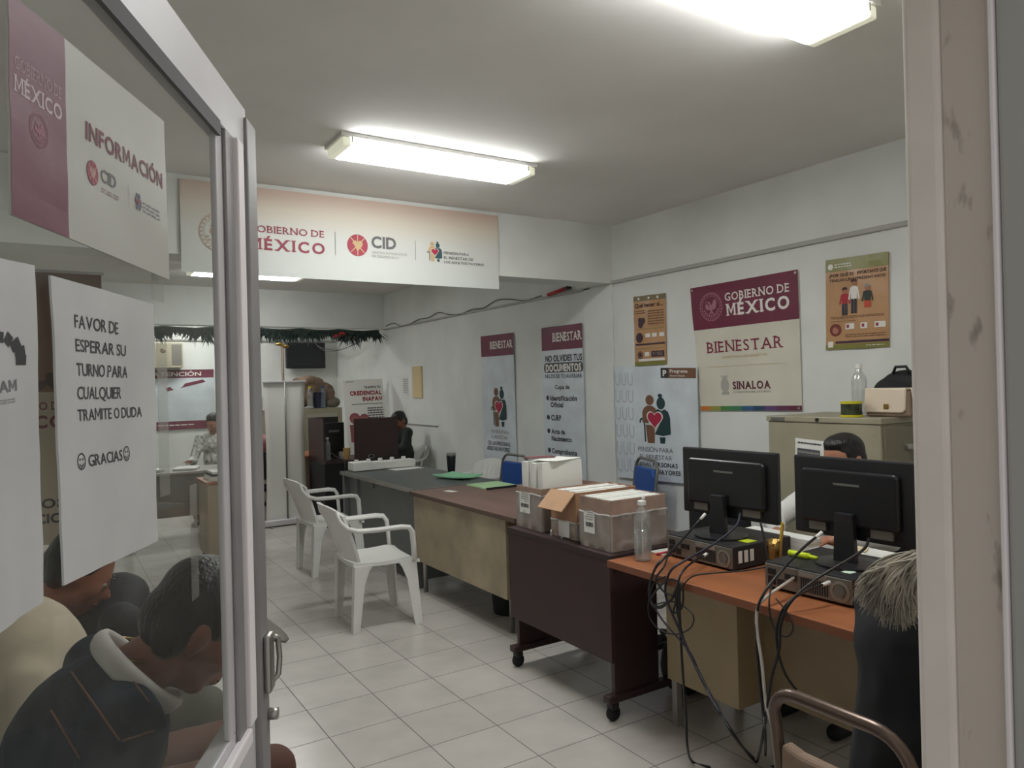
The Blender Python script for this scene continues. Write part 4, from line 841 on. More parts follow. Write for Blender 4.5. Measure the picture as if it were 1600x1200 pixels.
# ------------------------------------------------------------------ chairs
def plastic_chair(label, loc, rz):
    """one-piece armchair, faces local +x"""
    t = thing('plastic_armchair', label, 'chair', loc, rz, 'white plastic armchairs')
    n = 12; vs = []; fs = []
    for k in (0, 1):
        for j in range(n+1):
            for i in range(n+1):
                u, v = i/n, j/n-.5; x = -.20+.43*u; y = v*(.42+.05*u); z = .425 - .022*math.sin(math.pi*min(1, u*1.05))*(1-(2*v)**2*.6) + .012*(2*v)**4 - (.02*(max(0, u-.85)/.15)**2)
                vs.append(V(x, y, z-.022*k))
    W1 = n+1; N1 = W1*W1
    hole = lambda i, j: i in (4, 5, 6, 7) and j in (3, 5, 6, 8) and False
    for j in range(n):
        for i in range(n):
            a = j*W1+i; fs += [(a, a+1, a+W1+1, a+W1), (N1+a, N1+a+W1, N1+a+W1+1, N1+a+1)]
    rim = list(range(W1)) + [j*W1+n for j in range(1, n+1)] + [n*W1+i for i in range(n-1, -1, -1)] + [j*W1 for j in range(n-1, 0, -1)]
    for k in range(len(rim)): a, b = rim[k], rim[(k+1) % len(rim)]; fs.append((a, b, N1+b, N1+a))
    seat = MB().add(vs, fs).build('seat', WHITE, t, True, smooth=True); seat.data.set_sharp_from_angle(angle=.8)
    MB().prism([(-.2, 0), (.2, 0), (.2, -.03), (.15, -.035), (.1, -.02), (-.1, -.02), (-.15, -.035), (-.2, -.03)], (.20, 0, .405), (0, 1, 0), (0, 0, 1), (.014, 0, 0)).build('apron', WHITE, seat, True, bevel=.004)
    m = MB()
    for k in range(4): m.box(-.08, .10, -.112+.066*k, -.102+.066*k, .4085, .4095)
    # backrest: curved shell with vertical ribs and a rounded top rim
    vs = []; fs = []; nr = 10; nc = 12
    for k in (0, 1):
        for j in range(nr+1):
            for i in range(nc+1):
                w, v = j/nr, i/nc-.5; top = .36*(1-.16*(2*abs(v))**3)
                z = .42+top*w+.02; x = -.195-.125*w-.02*w*w + .09*(2*abs(v))**2*(.5+.5*w) - .018*k; y = v*(.40+.06*w)
                vs.append(V(x, y, z))
    W1 = nc+1; N1 = W1*(nr+1)
    for j in range(nr):
        for i in range(nc):
            if 1 < j < nr-1 and i in (2, 4, 7, 9): 
                a = j*W1+i
                for e, g in ((a, a+1), (a+W1, a+W1+1), (a, a+W1), (a+1, a+W1+1)):
                    pass
            a = j*W1+i; fs += [(a, a+1, a+W1+1, a+W1), (N1+a, N1+a+W1, N1+a+W1+1, N1+a+1)]
    rim = list(range(W1)) + [j*W1+nc for j in range(1, nr+1)] + [nr*W1+i for i in range(nc-1, -1, -1)] + [j*W1 for j in range(nr-1, 0, -1)]
    for k in range(len(rim)): a, b = rim[k], rim[(k+1) % len(rim)]; fs.append((a, b, N1+b, N1+a))
    bk = MB().add(vs, fs).build('backrest', WHITE, t, True, smooth=True); bk.data.set_sharp_from_angle(angle=.8)
    m = MB()
    for v in (-.30, -.15, 0, .15, .30):
        m2 = MB().tube([V(-.195-.125*w-.02*w*w+.09*(2*abs(v))**2*(.5+.5*w)+.003, v*(.40+.06*w), .44+.36*w*.93) for w in (.12, .35, .6, .85)], .006, 6, flat=1.6); m2.build('back_rib', WHITE, bk, True, smooth=True)
    for s in (-1, 1):
        MB().tube([V(-.30, s*.215, .775), V(-.285, s*.225, .715), V(-.245, s*.236, .665), V(-.18, s*.246, .642), V(-.05, s*.252, .638), V(.10, s*.252, .640), V(.155, s*.25, .632), V(.178, s*.247, .60), V(.186, s*.243, .52), V(.192, s*.238, .42)], [.014, .02, .024, .026, .027, .027, .026, .025, .024, .024], 10, flat=.62).build('armrest', WHITE, t, True, smooth=True)
        for (xt, xb, nm) in ((.195, .225, 'front'), (-.185, -.20, 'back')):
            yt, yb = s*.222, s*(.235 if nm == 'front' else .20)
            q = MB(); P = []
            for k, (u, wd) in enumerate(((0, .11), (.10, .085), (.30, .058), (1, .036))):
                c = V(xt+(xb-xt)*u, yt+(yb-yt)*u, .42*(1-u)); P.append((c, wd))
            vs = []; 
            for c, wd in P:
                sx = 1 if nm == 'front' else -1
                vs += [c+V(-wd*sx*1.0, s*.002, 0), c+V(sx*.012, s*.012, 0), c+V(sx*.012, -s*.05*min(1, wd/.06), 0), c+V(0, -s*.05*min(1, wd/.06), 0), c+V(0, 0, 0), c+V(-wd*sx, -s*.010, 0)]
            fs = [(i*6+k, i*6+(k+1) % 6, (i+1)*6+(k+1) % 6, (i+1)*6+k) for i in range(3) for k in range(6)] + [tuple(range(5, -1, -1)), tuple(range(18, 24))]
            q.add(vs, fs).build('leg', WHITE, t, True, bevel=.003)
    return t
pc0 = plastic_chair('white plastic armchair standing alone on the tiles, nearest the doorway', (1.80, 4.60, 0), -.06)
clone(pc0, (2.0, 6.14, 0), .03, 'white plastic armchair in front of the grey metal desk, behind the other one')
clone(pc0, (3.42, 6.25, 0), math.pi+.1, 'white plastic armchair behind the metal desk, beside the blue chair')
clone(pc0, (3.63, 8.38, 0), math.pi, 'white plastic armchair under the green-jacketed man at the cubicle')
def hoop_chair(label, loc, rz, tube, pad, H=.90, w=.21, padtop=.04, group=None, cor=.09, sw=None):
    sw = sw or w
    t = thing('hoop_back_chair', label, 'chair', loc, rz, group)
    r = .0125
    P = [V(-.20, -w, .40), V(-.215, -w, .55), V(-.245, -w, H-cor-.02)]
    for k in range(1, 7): a = math.pi/2*k/6; P.append(V(-.25-.012*math.sin(a), -w+cor*(1-math.cos(a)), H-cor+cor*math.sin(a)))
    P += [V(q.x, -q.y, q.z) for q in reversed(P)]
    MB().tube(P, r, 10, flat=1).build('back_hoop', tube, t, True, smooth=True)
    for s in (-1, 1):
        MB().tube([V(.20, s*sw, 0), V(.185, s*sw, .42)], r, 10).build('leg', tube, t, True, smooth=True)
        MB().tube([V(-.25, s*sw, 0), V(-.20, s*sw, .42)], r, 10).build('leg', tube, t, True, smooth=True)
        MB().tube([V(-.20, s*w, .41), V(-.18, s*sw, .41), V(.19, s*sw, .41)], r, 10).build('seat_rail', tube, t, True, smooth=True)
    MB().prism([(-w+.014, .50), (w-.014, .50), (w-.02, H-.11), (w-.06, H-padtop-.02), (-w+.06, H-padtop-.02), (-w+.02, H-.11)], (-.262, 0, 0), (0, 1, 0), V(-.03, 0, 1) if False else (0, 0, 1), (.036, 0, 0)).build('backrest', pad, t, True, bevel=.012, seg=3)
    MB().box(-.19, .22, -sw+.005, sw-.005, .42, .475).build('seat', pad, t, True, bevel=.018, seg=3)
    return t
hoop_chair('blue padded chair with grey hoop frame behind the two far desks', (3.14, 5.52, 0), math.pi+.15, GTUBE, BLUE, .90) if False else None
hoop_chair('blue padded chair with grey hoop frame behind the metal and wooden desks', (3.36, 5.70, 0), math.pi, GTUBE, BLUE, .88, group='blue padded chairs')
hoop_chair('blue padded chair with grey hoop frame by the right wall behind the cardboard boxes', (3.62, 4.30, 0), math.pi-.35, GTUBE, BLUE, .93, group='blue padded chairs')
hoop_chair('tan upholstered chair with bronze hoop frame under the grey-haired person', (1.515, .868, 0), .0, BRONZE, TANFAB, .885, .145, .10, cor=.065, sw=.20)
# black office chair behind the tables
t = thing('office_chair', 'black office chair on a star base behind the rolling table', 'chair', (2.98, 2.90, 0))
MB().ell((2.98, 2.90, .48), .23, .23, .05).build('seat', BLACKM, t, smooth=True); MB().cyl((2.98, 2.90, .12), (2.98, 2.90, .45), .025).build('gas_lift', BLACK, t, smooth=True)
for k in range(5):
    a = 2*math.pi*k/5+.3; e = V(2.98+.27*math.cos(a), 2.90+.27*math.sin(a), .075)
    q = MB().tube([V(2.98, 2.90, .12), e], [.024, .015], 8).build('base_arm', BLACK, t, smooth=True); MB().lathe([(.01, -.02), (.028, -.02), (.028, .02), (.01, .02)], (e.x, e.y, .029), 14, (math.sin(a), -math.cos(a), 0)).build('caster', BLACKM, q, smooth=False)
MB().box(3.17, 3.21, 2.68, 3.12, .58, 1.0).build('backrest', BLACKM, t, bevel=.02, seg=3); MB().box(3.18, 3.20, 2.87, 2.93, .46, .62).build('back_bar', BLACK, t)
t = thing('floor_bag', 'black soft bag on the floor between the rolling table and the pedestal', 'bag', (2.62, 2.66, 0))
fuse(MB().ell((2.60, 2.60, .15), .13, .11, .15).ell((2.66, 2.62, .09), .15, .12, .088), 'body', BLACKM, t, .012, 6, .006)
MB().tube([V(2.52, 2.58, .27), V(2.53, 2.58, .34), V(2.62, 2.60, .345), V(2.64, 2.60, .27)], .008, 8).build('handle', BLACK, t, smooth=True)
t = thing('waste_bin', 'black waste bin under the wooden desk', 'bin', (2.60, 4.22, 0))
MB().lathe([(.10, 0), (.105, .005), (.125, .26), (.132, .265), (.132, .28), (.12, .28), (.1, .02)], (0, 0, 0), 24).build('bin_body', BLACKM, t, True, smooth=False)
sheet('pale green folder lying on the floor under the orange desk', 2.30, 1.62, .001, .22, .30, .4, mat('pale_olive_folder', (186, 190, 150), .7), .006, 0, 'file_folder', 'folder')
t = thing('power_strip', 'black power strip on the floor under the orange desk', 'power strip', (2.30, 1.35, 0)); MB().box(2.20, 2.42, 1.20, 1.26, .002, .04).build('body', BLACK, t, bevel=.006)
for k in range(4): MB().box(2.225+.048*k, 2.255+.048*k, 1.215, 1.245, .04, .042).build('socket', BLACKM, t)

# ------------------------------------------------------------------ rear of the room
t = thing('rollup_stand', 'roll-up banner stand seen from its blank white back with a centre pole', 'banner stand', (2.28, 8.45, 0))
vs = []; fs = []; n = 20
for k in (0, 1):
    for j in range(n+1):
        v = j/n; z = .07+1.55*v; wst = .018*math.sin(math.pi*v)
        for i in range(9): u = i/8; x = 2.05+wst+(2.515-2.05-2*wst)*u; vs.append(V(x, 8.44+.006*k+.008*math.sin(u*6.28)*math.sin(math.pi*v), z))
for j in range(n):
    for i in range(8):
        a = j*9+i; N1 = (n+1)*9; fs += [(a, a+1, a+10, a+9), (N1+a, N1+a+9, N1+a+10, N1+a+1)]
rim = list(range(9)) + [j*9+8 for j in range(1, n+1)] + [n*9+i for i in range(7, -1, -1)] + [j*9 for j in range(n-1, 0, -1)]
for k in range(len(rim)): a, b = rim[k], rim[(k+1) % len(rim)]; fs.append((a, b, (n+1)*9+b, (n+1)*9+a))
MB().add(vs, fs).build('banner_sheet', mat('white_banner_back', (246, 246, 240), .5), t, smooth=True)
MB().box(2.02, 2.545, 8.39, 8.50, .012, .075).build('base', ALU, t, bevel=.012); MB().box(2.04, 2.53, 8.425, 8.455, 1.615, 1.635).build('top_bar', ALU, t, bevel=.003)
MB().cyl((2.285, 8.425, .07), (2.285, 8.425, 1.62), .009).build('centre_pole', GTUBE, t, smooth=True)
for x in (2.09, 2.47): MB().box(x-.015, x+.015, 8.32, 8.56, 0, .014).build('foot', ALUD, t)
q = atY(438, 537, 8.9); t = thing('flagpole', 'brown flagpole with a gold bow on top behind the roll-up stand', 'flagpole', (q.x, 8.9, 0)); t.location.y = 8.9
q = atY(441, 540, 8.56)
t.location = (q.x, 8.56, 0); WM[t] = Matrix.Translation(t.location)
MB().cyl((q.x, 8.56, .05), (q.x, 8.56, q.z), .014).build('pole', mat('varnished_pole', (84, 68, 50), .5), t, smooth=True); MB().lathe([(.06, 0), (.06, .02), (.03, .05), (.02, .06)], (q.x, 8.56, 0), 20).build('base', mat('pole_base', (90, 74, 54), .5), t)
bw = MB().ell((q.x-.035, 8.56, q.z+.015), .045, .02, .022).ell((q.x+.035, 8.56, q.z-.01), .045, .02, .022).ell((q.x, 8.56, q.z), .02, .02, .02); fuse(bw, 'gold_bow', GOLD, t, .008, 2)
t = thing('television', 'black flat television high on the back wall', 'television', (3.46, 11.55, 1.87))
MB().box(3.15, 3.77, 11.49, 11.55, 1.865, 2.27).build('case', mat('television_black', (36, 37, 40), .35), t, bevel=.012); MB().box(3.175, 3.745, 11.487, 11.49, 1.90, 2.25).build('screen', mat('television_screen', (44, 46, 50), .25), t); MB().box(3.38, 3.54, 11.55, 11.62, 2.0, 2.15).build('wall_bracket', BLACKM, t)
t = thing('wall_air_conditioner', 'beige window air conditioner high on the back wall, seen through the glass', 'air conditioner', (1.49, 11.5, 1.88))
MB().box(1.22, 1.67, 11.42, 11.62, 1.89, 2.25).build('housing', mat('beige_housing', (186, 178, 156), .5), t, bevel=.01); MB().box(1.52, 1.65, 11.412, 11.42, 1.93, 2.22).build('control_panel', mat('dim_panel', (120, 116, 108), .5), t)
for k in range(9): MB().box(1.24, 1.50, 11.414, 11.42, 1.925+.034*k, 1.94+.034*k).build('louvre', mat('louvre_beige', (170, 162, 140), .5), t)
at_ = Board('attention_banner', 'white banner headed ATENCIÓN on the back wall, seen through the door glass', 'banner', (1.02, 11.60, 1.86), (2.11, 11.60, 1.87), (1.02, 11.60, 1.0), (2.08, 11.60, 1.0), PALEB, (0, -1, 0), wav=.012, seed=81)
at_.rect('maroon_panel', 0, 0, 1, .14, MAROON); at_.text('ATENCIÓN', .24, .035, .84, .105, WPR, .02); at_.emit('brush_stroke', [([(.40, .30), (.86, .17), (.90, .21), (.42, .36)], [(0, 1, 2, 3)])], MAROON, layer=2); at_.rect('maroon_foot', 0, .86, 1, 1, MAROON)
at_.text('S', .24, .28, .28, .40, INK, .04); at_.text('i', .25, .52, .27, .70, INK, .05); at_.scribble(.3, .915, .75, .95, 1, WPR)
def lump(name, label, cat, parts, m, vox=.02, bump=.02, loc=None):
    t = thing(name, label, cat, loc); mb = MB()
    for p in parts: mb.ell(*p)
    o = fuse(mb, 'cloth_bundle' if 'bundle' in name else 'body', m, t, vox, 5, bump); return t
c0 = atY(480, 612, 10.22)
BRB = mat('brown_sack', (132, 110, 92), .8, var=.2, vscale=5)
lump('cloth_bundle', 'large brown cloth bundle on the low cabinet under the television', 'bundle', [((3.06, 10.25, 1.50), .30, .19, .21), ((3.24, 10.27, 1.46), .26, .18, .18), ((2.90, 10.24, 1.42), .20, .16, .13), ((3.10, 10.2, 1.64), .2, .15, .09), ((3.36, 10.25, 1.38), .12, .15, .10)], BRB, .022, .03, (3.1, 10.25, 1.27))
lump('tool_pouch', 'grey-brown pouch at the right end of the low cabinet', 'pouch', [((3.42, 10.08, 1.345), .085, .06, .07), ((3.36, 10.08, 1.33), .06, .055, .055)], mat('khaki_cloth', (110, 104, 90), .8, var=.2), .014, .012, (3.42, 10.08, 1.27))
t = thing('blue_bin', 'dark blue bucket behind the two bottles on the low cabinet', 'bucket', (3.20, 10.08, 1.2705)); MB().lathe([(.07, 0), (.085, .2), (.09, .205), (.09, .22), (.075, .22), (.062, .01)], (0, 0, 0), 20).build('bucket', mat('dark_blue_plastic', (34, 40, 58), .5), t, True)
for px, lb, m, cm, nm in ((485, 'clear bottle with a yellow cap on the low cabinet', CLEAR, YEL, .235), (505, 'blue-tinted clear bottle on the low cabinet, right of the yellow-capped one', BLUEC, BLUE, .235)):
    q = atY(px, 640, 10.02); bottle('bottle', lb, (q.x, 10.03, 1.2705), .30, .045, m, cm)
q = atY(405, 640, 10.05); bottle('bottle', 'white bottle with a dark label at the left end of the low cabinet', (q.x, 10.06, 1.2705), .24, .05, WHITE, BLACK)
iv = Board('credential_poster', 'white poster TRAMITA TU CREDENCIAL INAPAM leaning behind the dark cubicle', 'poster', (3.315, 9.46, 1.645), (3.885, 9.46, 1.655), (3.40, 9.32, .003), (3.985, 9.32, .003), PAPER, (0, -1, .05), wav=.003, thick=.008, seed=91)
iv.text('TRAMITA TU', .52, 0.0561, .93, 0.0748, DBR, .03); iv.text('CREDENCIAL', .16, 0.0936, .94, 0.1272, mat('brick_red_print', (150, 52, 52), .6), .05); iv.text('INAPAM', .46, 0.1422, .94, 0.1759, MATS['brick_red_print'], .05); iv.scribble(.18, 0.1983, .93, 0.2096, 1, DBR)
iv.scribble(.55, 0.232, .94, 0.3293, 5, INK); iv.scribble(.08, 0.015, .3, 0.0262, 1, INK)
FACE = mat('printed_face', (164, 104, 92), .6); PINK = mat('pink_print', (150, 84, 92), .6)
for u, v, rr, nm in ((.22, .315, .13, 'a'), (.45, .322, .12, 'b'), (.72, .404, .10, 'c')):
    e = iv.emit('printed_portrait', [iv.disc_s(u, v, rr), iv.rect_s(u-rr*1.1, v+.05, u+rr*1.1, v+.19)], PINK, layer=2); iv.emit('portrait_face', [iv.disc_s(u, v+.01, rr*.72)], FACE, parent=e, layer=3)
# roll-up behind the notices
vb = Board('standing_banner', 'brown and cream government banner seen between the two door notices', 'banner', (-.52, 7.2, 2.55), (.42, 7.2, 2.55), (-.52, 7.2, .30), (.42, 7.2, .30), mat('cream_brown_banner', (178, 164, 146), .6), (0, -1, 0), wav=.004, seed=95)
vb.rect('brown_panel', 0, 0, 1, .44, mat('dim_brown_print', (128, 100, 84), .6)); vb.emit('printed_portrait', [vb.disc_s(.59, .385, .04), ([(.45, .44), (.73, .44), (.68, .40), (.62, .395), (.56, .395), (.50, .40)], [(0, 1, 2, 3, 4, 5)])], mat('dark_portrait_print', (84, 68, 60), .6), layer=2)
WN = mat('dim_wine_print', (120, 62, 72), .6)
vb.text('GOBIERNO DE', .14, .475, .69, .505, WN, .02, True); vb.text('MÉXICO', .09, .525, .695, .57, WN, .04, True); vb.text('SOMOS', .22, .83, .675, .865, INK, .03); vb.text('SERVICIO', .12, .885, .66, .92, INK, .03)
MB().box(-.53, .44, 7.2, 7.24, 2.55, 2.575).build('top_bar', ALU, vb.o); MB().box(-.54, .46, 7.12, 7.28, 0, .08).build('base', ALU, vb.o); MB().cyl((.05, 7.22, .05), (.05, 7.22, 2.56), .012).build('pole', ALU, vb.o)
# garland along the second beam
t = thing('garland', 'green tinsel garland hung along the second beam', 'garland', (2.2, 9.57, 2.3))
GRN = mat('dark_green_tinsel', (52, 66, 60), .75, var=.25, vscale=40)
P = [V(-.4+4.3*k/60, 9.575+.012*math.sin(k*1.7), 2.318-.022*abs(math.sin(k*.42))) for k in range(61)]
MB().tube(P, .018, 6).build('strand', GRN, t, smooth=True)
for s in range(20):
    m = MB()
    for k in range(110):
        x = -.4+4.3*(s+random.random())/20; z = 2.318-.02*random.random(); a = random.uniform(-math.pi*.85, -.15*math.pi) if random.random() < .97 else random.uniform(-3.3, .2); L = random.uniform(.08, .29)*max(.35, .8+.8*noise.noise(V(x*3.3, 0, 0)))
        d = V(math.cos(a)*.7, random.uniform(-.9, .05), math.sin(a)).normalized(); p = V(x, 9.575, z); e = p+d*L; e.y = min(e.y, 9.61)
        w = frame(d)[0]*.017; y = frame(d)[1]*.003
        m.add([p-w*.4, p+w*.4, p+d*L*.5+w, e, p+d*L*.5-w, p+d*L*.5+y], [(0, 1, 5), (1, 2, 5), (2, 3, 5), (3, 4, 5), (4, 0, 5)])
    m.build('needle_tuft', GRN, t)
q = atY(531, 524, 9.5); fuse(MB().ell((q.x-.03, 9.52, q.z-.01), .06, .025, .03).ell((q.x+.035, 9.52, q.z+.02), .05, .025, .03), 'red_bow', RED, t, .01, 2)
for px, py in ((572, 529), (255, 548)): q = atY(px, py, 9.5); MB().ell((q.x, 9.53, q.z), .03, .03, .03).build('gold_ball', GOLD, t, smooth=True)
def smooth_path(P, n=8):
    P = [Vector(p) for p in P]; Q = [P[0]*2-P[1]] + P + [P[-1]*2-P[-2]]; out = []
    for i in range(1, len(Q)-2):
        a, b, c, d = Q[i-1:i+3]
        for k in range(n): u = k/n; out.append(.5*((2*b)+(c-a)*u+(2*a-5*b+4*c-d)*u*u+(3*b-a-3*c+d)*u**3))
    return out+[P[-1]]
def cord(name, label, pts, r, m, cat='cable', group=None): return single(MB().tube(smooth_path(pts), r, 7).build(name, m, smooth=True), label, cat, group)
GCORD = mat('grey_cord', (120, 118, 114), .6)
cord('wall_cable', 'thin grey cable running loosely above the rear wall moulding', [V(3.985, y, 2.37+.028*math.sin(y*4.1)+.02*math.sin(y*9)) for y in [5.75+.27*k for k in range(15)]], .006, GCORD)
cord('hanging_wire', 'grey wire drooping from the back wall corner to the garland end', [V(3.6, 11.58, 2.30), V(3.65, 11.3, 2.18), V(3.75, 10.8, 2.12), V(3.85, 10.2, 2.20), V(3.94, 9.85, 2.33)], .006, GCORD)
cord('hanging_wire', 'second grey wire drooping lower beside the first in the back corner', [V(3.62, 11.58, 2.26), V(3.7, 11.2, 2.12), V(3.8, 10.6, 2.14), V(3.92, 9.85, 2.31)], .005, GCORD)
t = thing('red_handled_tool', 'red handled tool tied to the rear wall moulding near the beam', 'tool', (3.97, 5.42, 2.36)); MB().cyl((3.965, 5.60, 2.352), (3.965, 5.32, 2.378), .016).build('handle', RED, t, smooth=True); MB().cyl((3.965, 5.32, 2.378), (3.965, 5.27, 2.383), .018).build('tip', BLACK, t, smooth=True)
t = thing('wall_hook', 'small dark hook on the wall above the red handled tool', 'hook', (3.98, 5.36, 2.43)); MB().cyl((3.99, 5.36, 2.45), (3.955, 5.36, 2.45), .008).tube([V(3.957, 5.36, 2.45), V(3.952, 5.36, 2.43), V(3.955, 5.36, 2.41)], .008).build('hook', BLACKM, t, smooth=True)
# clutter on cubicle and rear tables
bottle('bottle', 'clear water bottle on the cubicle desk beside the black monitor', (2.64, 8.06, .7305), .26, .036, CLEAR, WHITE)
t = thing('paper_cups', 'small stack of cream cups on the cubicle desk', 'cups', (2.87, 8.08, .7305))
for k in range(3): MB().lathe([(.028, .0), (.040, .075), (.042, .076), (.042, .082), (.036, .08), (.026, .006)], (2.87, 8.08, .7305+.022*k), 18).build('cup', mat('cream_cup', (216, 178, 120), .6), t)
cord('monitor_cable', 'black cable hanging down the dark front of the cubicle desk', [V(2.75, 8.28, .80), V(2.78, 8.1, .74), V(2.79, 7.955, .72), V(2.80, 7.95, .55), V(2.77, 7.95, .35), V(2.70, 7.95, .22)], .007, mat('charcoal_cord', (58, 58, 60), .5))
for k, (x, y, l, rz) in enumerate(((.85, 8.2, .28, .2), (1.2, 8.15, .3, -.3))):
    sheet('loose papers on the steel table behind the glass, %s' % ('left pile' if k == 0 else 'right pile'), x, y, .7465, .22, l, rz, PAPER, .02)
t = thing('paper_stack', 'pile of papers with a dark folder on the small tan counter', 'papers', (1.4, 7.2, .725))
for k in range(4): MB().box(1.22+.01*k, 1.55-.02*k, 7.05, 7.33, .7255+.02*k, .7445+.02*k).build('sheaf', BLACKM if k == 2 else PAPER, t)

# ------------------------------------------------------------------ cables of the computers
BC = mat('black_cable', (28, 28, 30), .45); BLC = mat('blue_black_cable', (34, 34, 52), .45)
def ppath(L): return [atX(*p) if len(p) == 3 else atZ(p[0], p[1], p[3]) for p in L]
FZ = lambda x, y: (x, y, 0, .006)
def cab(label, L, r=.0042, m=BC, plug=None):
    P = ppath(L); t = thing('computer_cable', label, 'cable', P[0]); MB().tube(smooth_path(P), r, 7).build('cord', m, t, smooth=True)
    if plug:
        d = (P[1]-P[0]).normalized(); MB().cyl(P[0], P[0]+d*.035, .0075, .006, 10).build('plug', WHITE, t, smooth=True, label='white plug')
cab('black cable from the left monitor dropping past the desk corner to the floor', [(1102, 803, 2.42), (1085, 822, 2.36), (1058, 852, 2.20), (1036, 874, 2.06), (1022, 892, 2.035), (1014, 925, 2.03), (1024, 948, 2.03), (1048, 938, 2.03), (1060, 915, 2.03), (1062, 960, 2.03), (1066, 1040, 2.04), (1072, 1120, 2.06), (1074, 1165, 2.05), FZ(1082, 1190), FZ(1110, 1199)], .005, plug=True)
cab('black cable from the left monitor crossing diagonally to the floor under the desk', [(1157, 802, 2.42), (1150, 822, 2.36), (1115, 850, 2.24), (1066, 878, 2.08), (1046, 895, 2.035), (1040, 930, 2.03), (1062, 985, 2.03), (1098, 1065, 2.01), (1135, 1130, 1.97), FZ(1180, 1190), FZ(1215, 1199)], .005, BLC)
cab('black power cable of the left computer with a white plug', [(1104, 866, 2.285), (1085, 876, 2.16), (1064, 897, 2.04), (1058, 930, 2.03), (1060, 965, 2.03), (1072, 1010, 2.03), (1092, 1050, 2.02), (1118, 1100, 1.98), (1150, 1155, 1.95), FZ(1178, 1185)], .0045, plug=True)
cab('thin black cable lying across the orange desktop between the computers', [(1196, 886, 2.17), (1160, 892, 2.12), (1110, 896, 2.06), (1080, 902, 2.035), (1062, 925, 2.03), (1064, 948, 2.03)], .003)
cab('thin black cable making a wide loop below the desk corner', [(1040, 900, 2.035), (1020, 915, 2.03), (1013, 955, 2.03), (1026, 980, 2.03), (1052, 991, 2.03), (1077, 983, 2.03), (1084, 965, 2.03), (1072, 950, 2.03), (1050, 940, 2.03), (1022, 945, 2.03)], .0028)
cab('tangled black cable knotted under the left desk corner', [(1046, 860, 2.24), (1038, 884, 2.04), (1025, 905, 2.03), (1038, 925, 2.03), (1056, 935, 2.03), (1052, 957, 2.03), (1066, 948, 2.03), (1065, 915, 2.03), (1048, 905, 2.03), (1028, 920, 2.03), (1016, 940, 2.03), (1032, 950, 2.03), (1056, 930, 2.03)], .004)
cab('bluish cable dangling at the desk corner beside the sanitizer bottle', [(1050, 866, 2.22), (1030, 878, 2.05), (1020, 896, 2.035), (1016, 915, 2.03), (1018, 940, 2.03), (1026, 955, 2.03), (1040, 975, 2.03), (1075, 1015, 2.03), (1088, 1040, 2.03)], .0038, BLC)
cab('black cable from the right monitor hanging behind the white one', [(1284, 832, 2.38), (1255, 856, 2.28), (1218, 895, 2.12), (1192, 930, 2.035), (1182, 965, 2.03), (1184, 1030, 2.03), (1192, 1110, 2.03), (1196, 1155, 2.02), FZ(1196, 1180)], .005, plug=True)
cab('white network cable hanging over the front of the orange desk', [(1240, 903, 2.215), (1222, 915, 2.13), (1198, 932, 2.045), (1184, 950, 2.03), (1183, 985, 2.03), (1191, 1040, 2.03), (1197, 1100, 2.03), (1206, 1135, 2.03), (1212, 1160, 2.03)], .0055, mat('white_cable', (206, 200, 192), .5))
cab('black cable from the right side of the right monitor down to the floor', [(1358, 842, 2.38), (1345, 862, 2.28), (1275, 905, 2.12), (1236, 940, 2.04), (1220, 975, 2.03), (1217, 1015, 2.03), (1205, 1060, 2.03), (1198, 1110, 2.03), (1190, 1160, 2.02), FZ(1183, 1190)], .005)
cab('thin black cable looping below the orange desk edge beside the white cable', [(1208, 905, 2.12), (1202, 935, 2.035), (1204, 965, 2.03), (1215, 990, 2.03), (1232, 994, 2.03), (1239, 978, 2.03), (1228, 955, 2.03), (1212, 935, 2.03)], .0028)
cab('black power cable of the right computer with a white plug', [(1296, 910, 2.222), (1262, 922, 2.12), (1228, 945, 2.04), (1214, 980, 2.03), (1216, 1020, 2.03), (1228, 1055, 2.04), (1246, 1080, 2.06), (1262, 1100, 2.1)], .0045, plug=True)

# ------------------------------------------------------------------ people
def basis(x, y, z): return Matrix((x, y, z)).transposed()
def head_parts(mb, c, f, u, s=1.0):
    f = f.normalized(); r = f.cross(u).normalized(); u = r.cross(f); M = basis(r, f, u)
    def P(a, b, d): return c + (r*a + f*b + u*d)*s
    def E(p, rx, ry, rz): mb.ell(P(*p), rx*s, ry*s, rz*s, M, 20, 14)
    E((0, -.012, .032), .074, .094, .084); E((0, .02, .0), .066, .074, .075); E((0, .028, -.052), .052, .058, .058); E((0, .062, -.088), .024, .022, .02)
    E((0, .072, .022), .05, .022, .012); E((.036, .055, -.022), .026, .028, .03); E((-.036, .055, -.022), .026, .028, .03); E((0, .076, -.058), .026, .022, .014)
    mb.cap(P(0, .086, .008), P(0, .108, -.028), .009*s, .013*s); E((.013, .096, -.031), .009, .009, .007); E((-.013, .096, -.031), .009, .009, .007)
    mb.cap(P(-.018, .092, -.054), P(.018, .092, -.054), .006*s, .006*s); mb.cap(P(-.016, .090, -.067), P(.016, .090, -.067), .007*s, .007*s)
    for k in (-1, 1):
        mb.ell(P(k*.076, -.012, -.012), .009*s, .019*s, .031*s, M @ Matrix.Rotation(k*.25, 3, 'Z')); mb.ell(P(k*.083, -.02, -.004), .006*s, .013*s, .024*s, M)
    return P, M, r, u
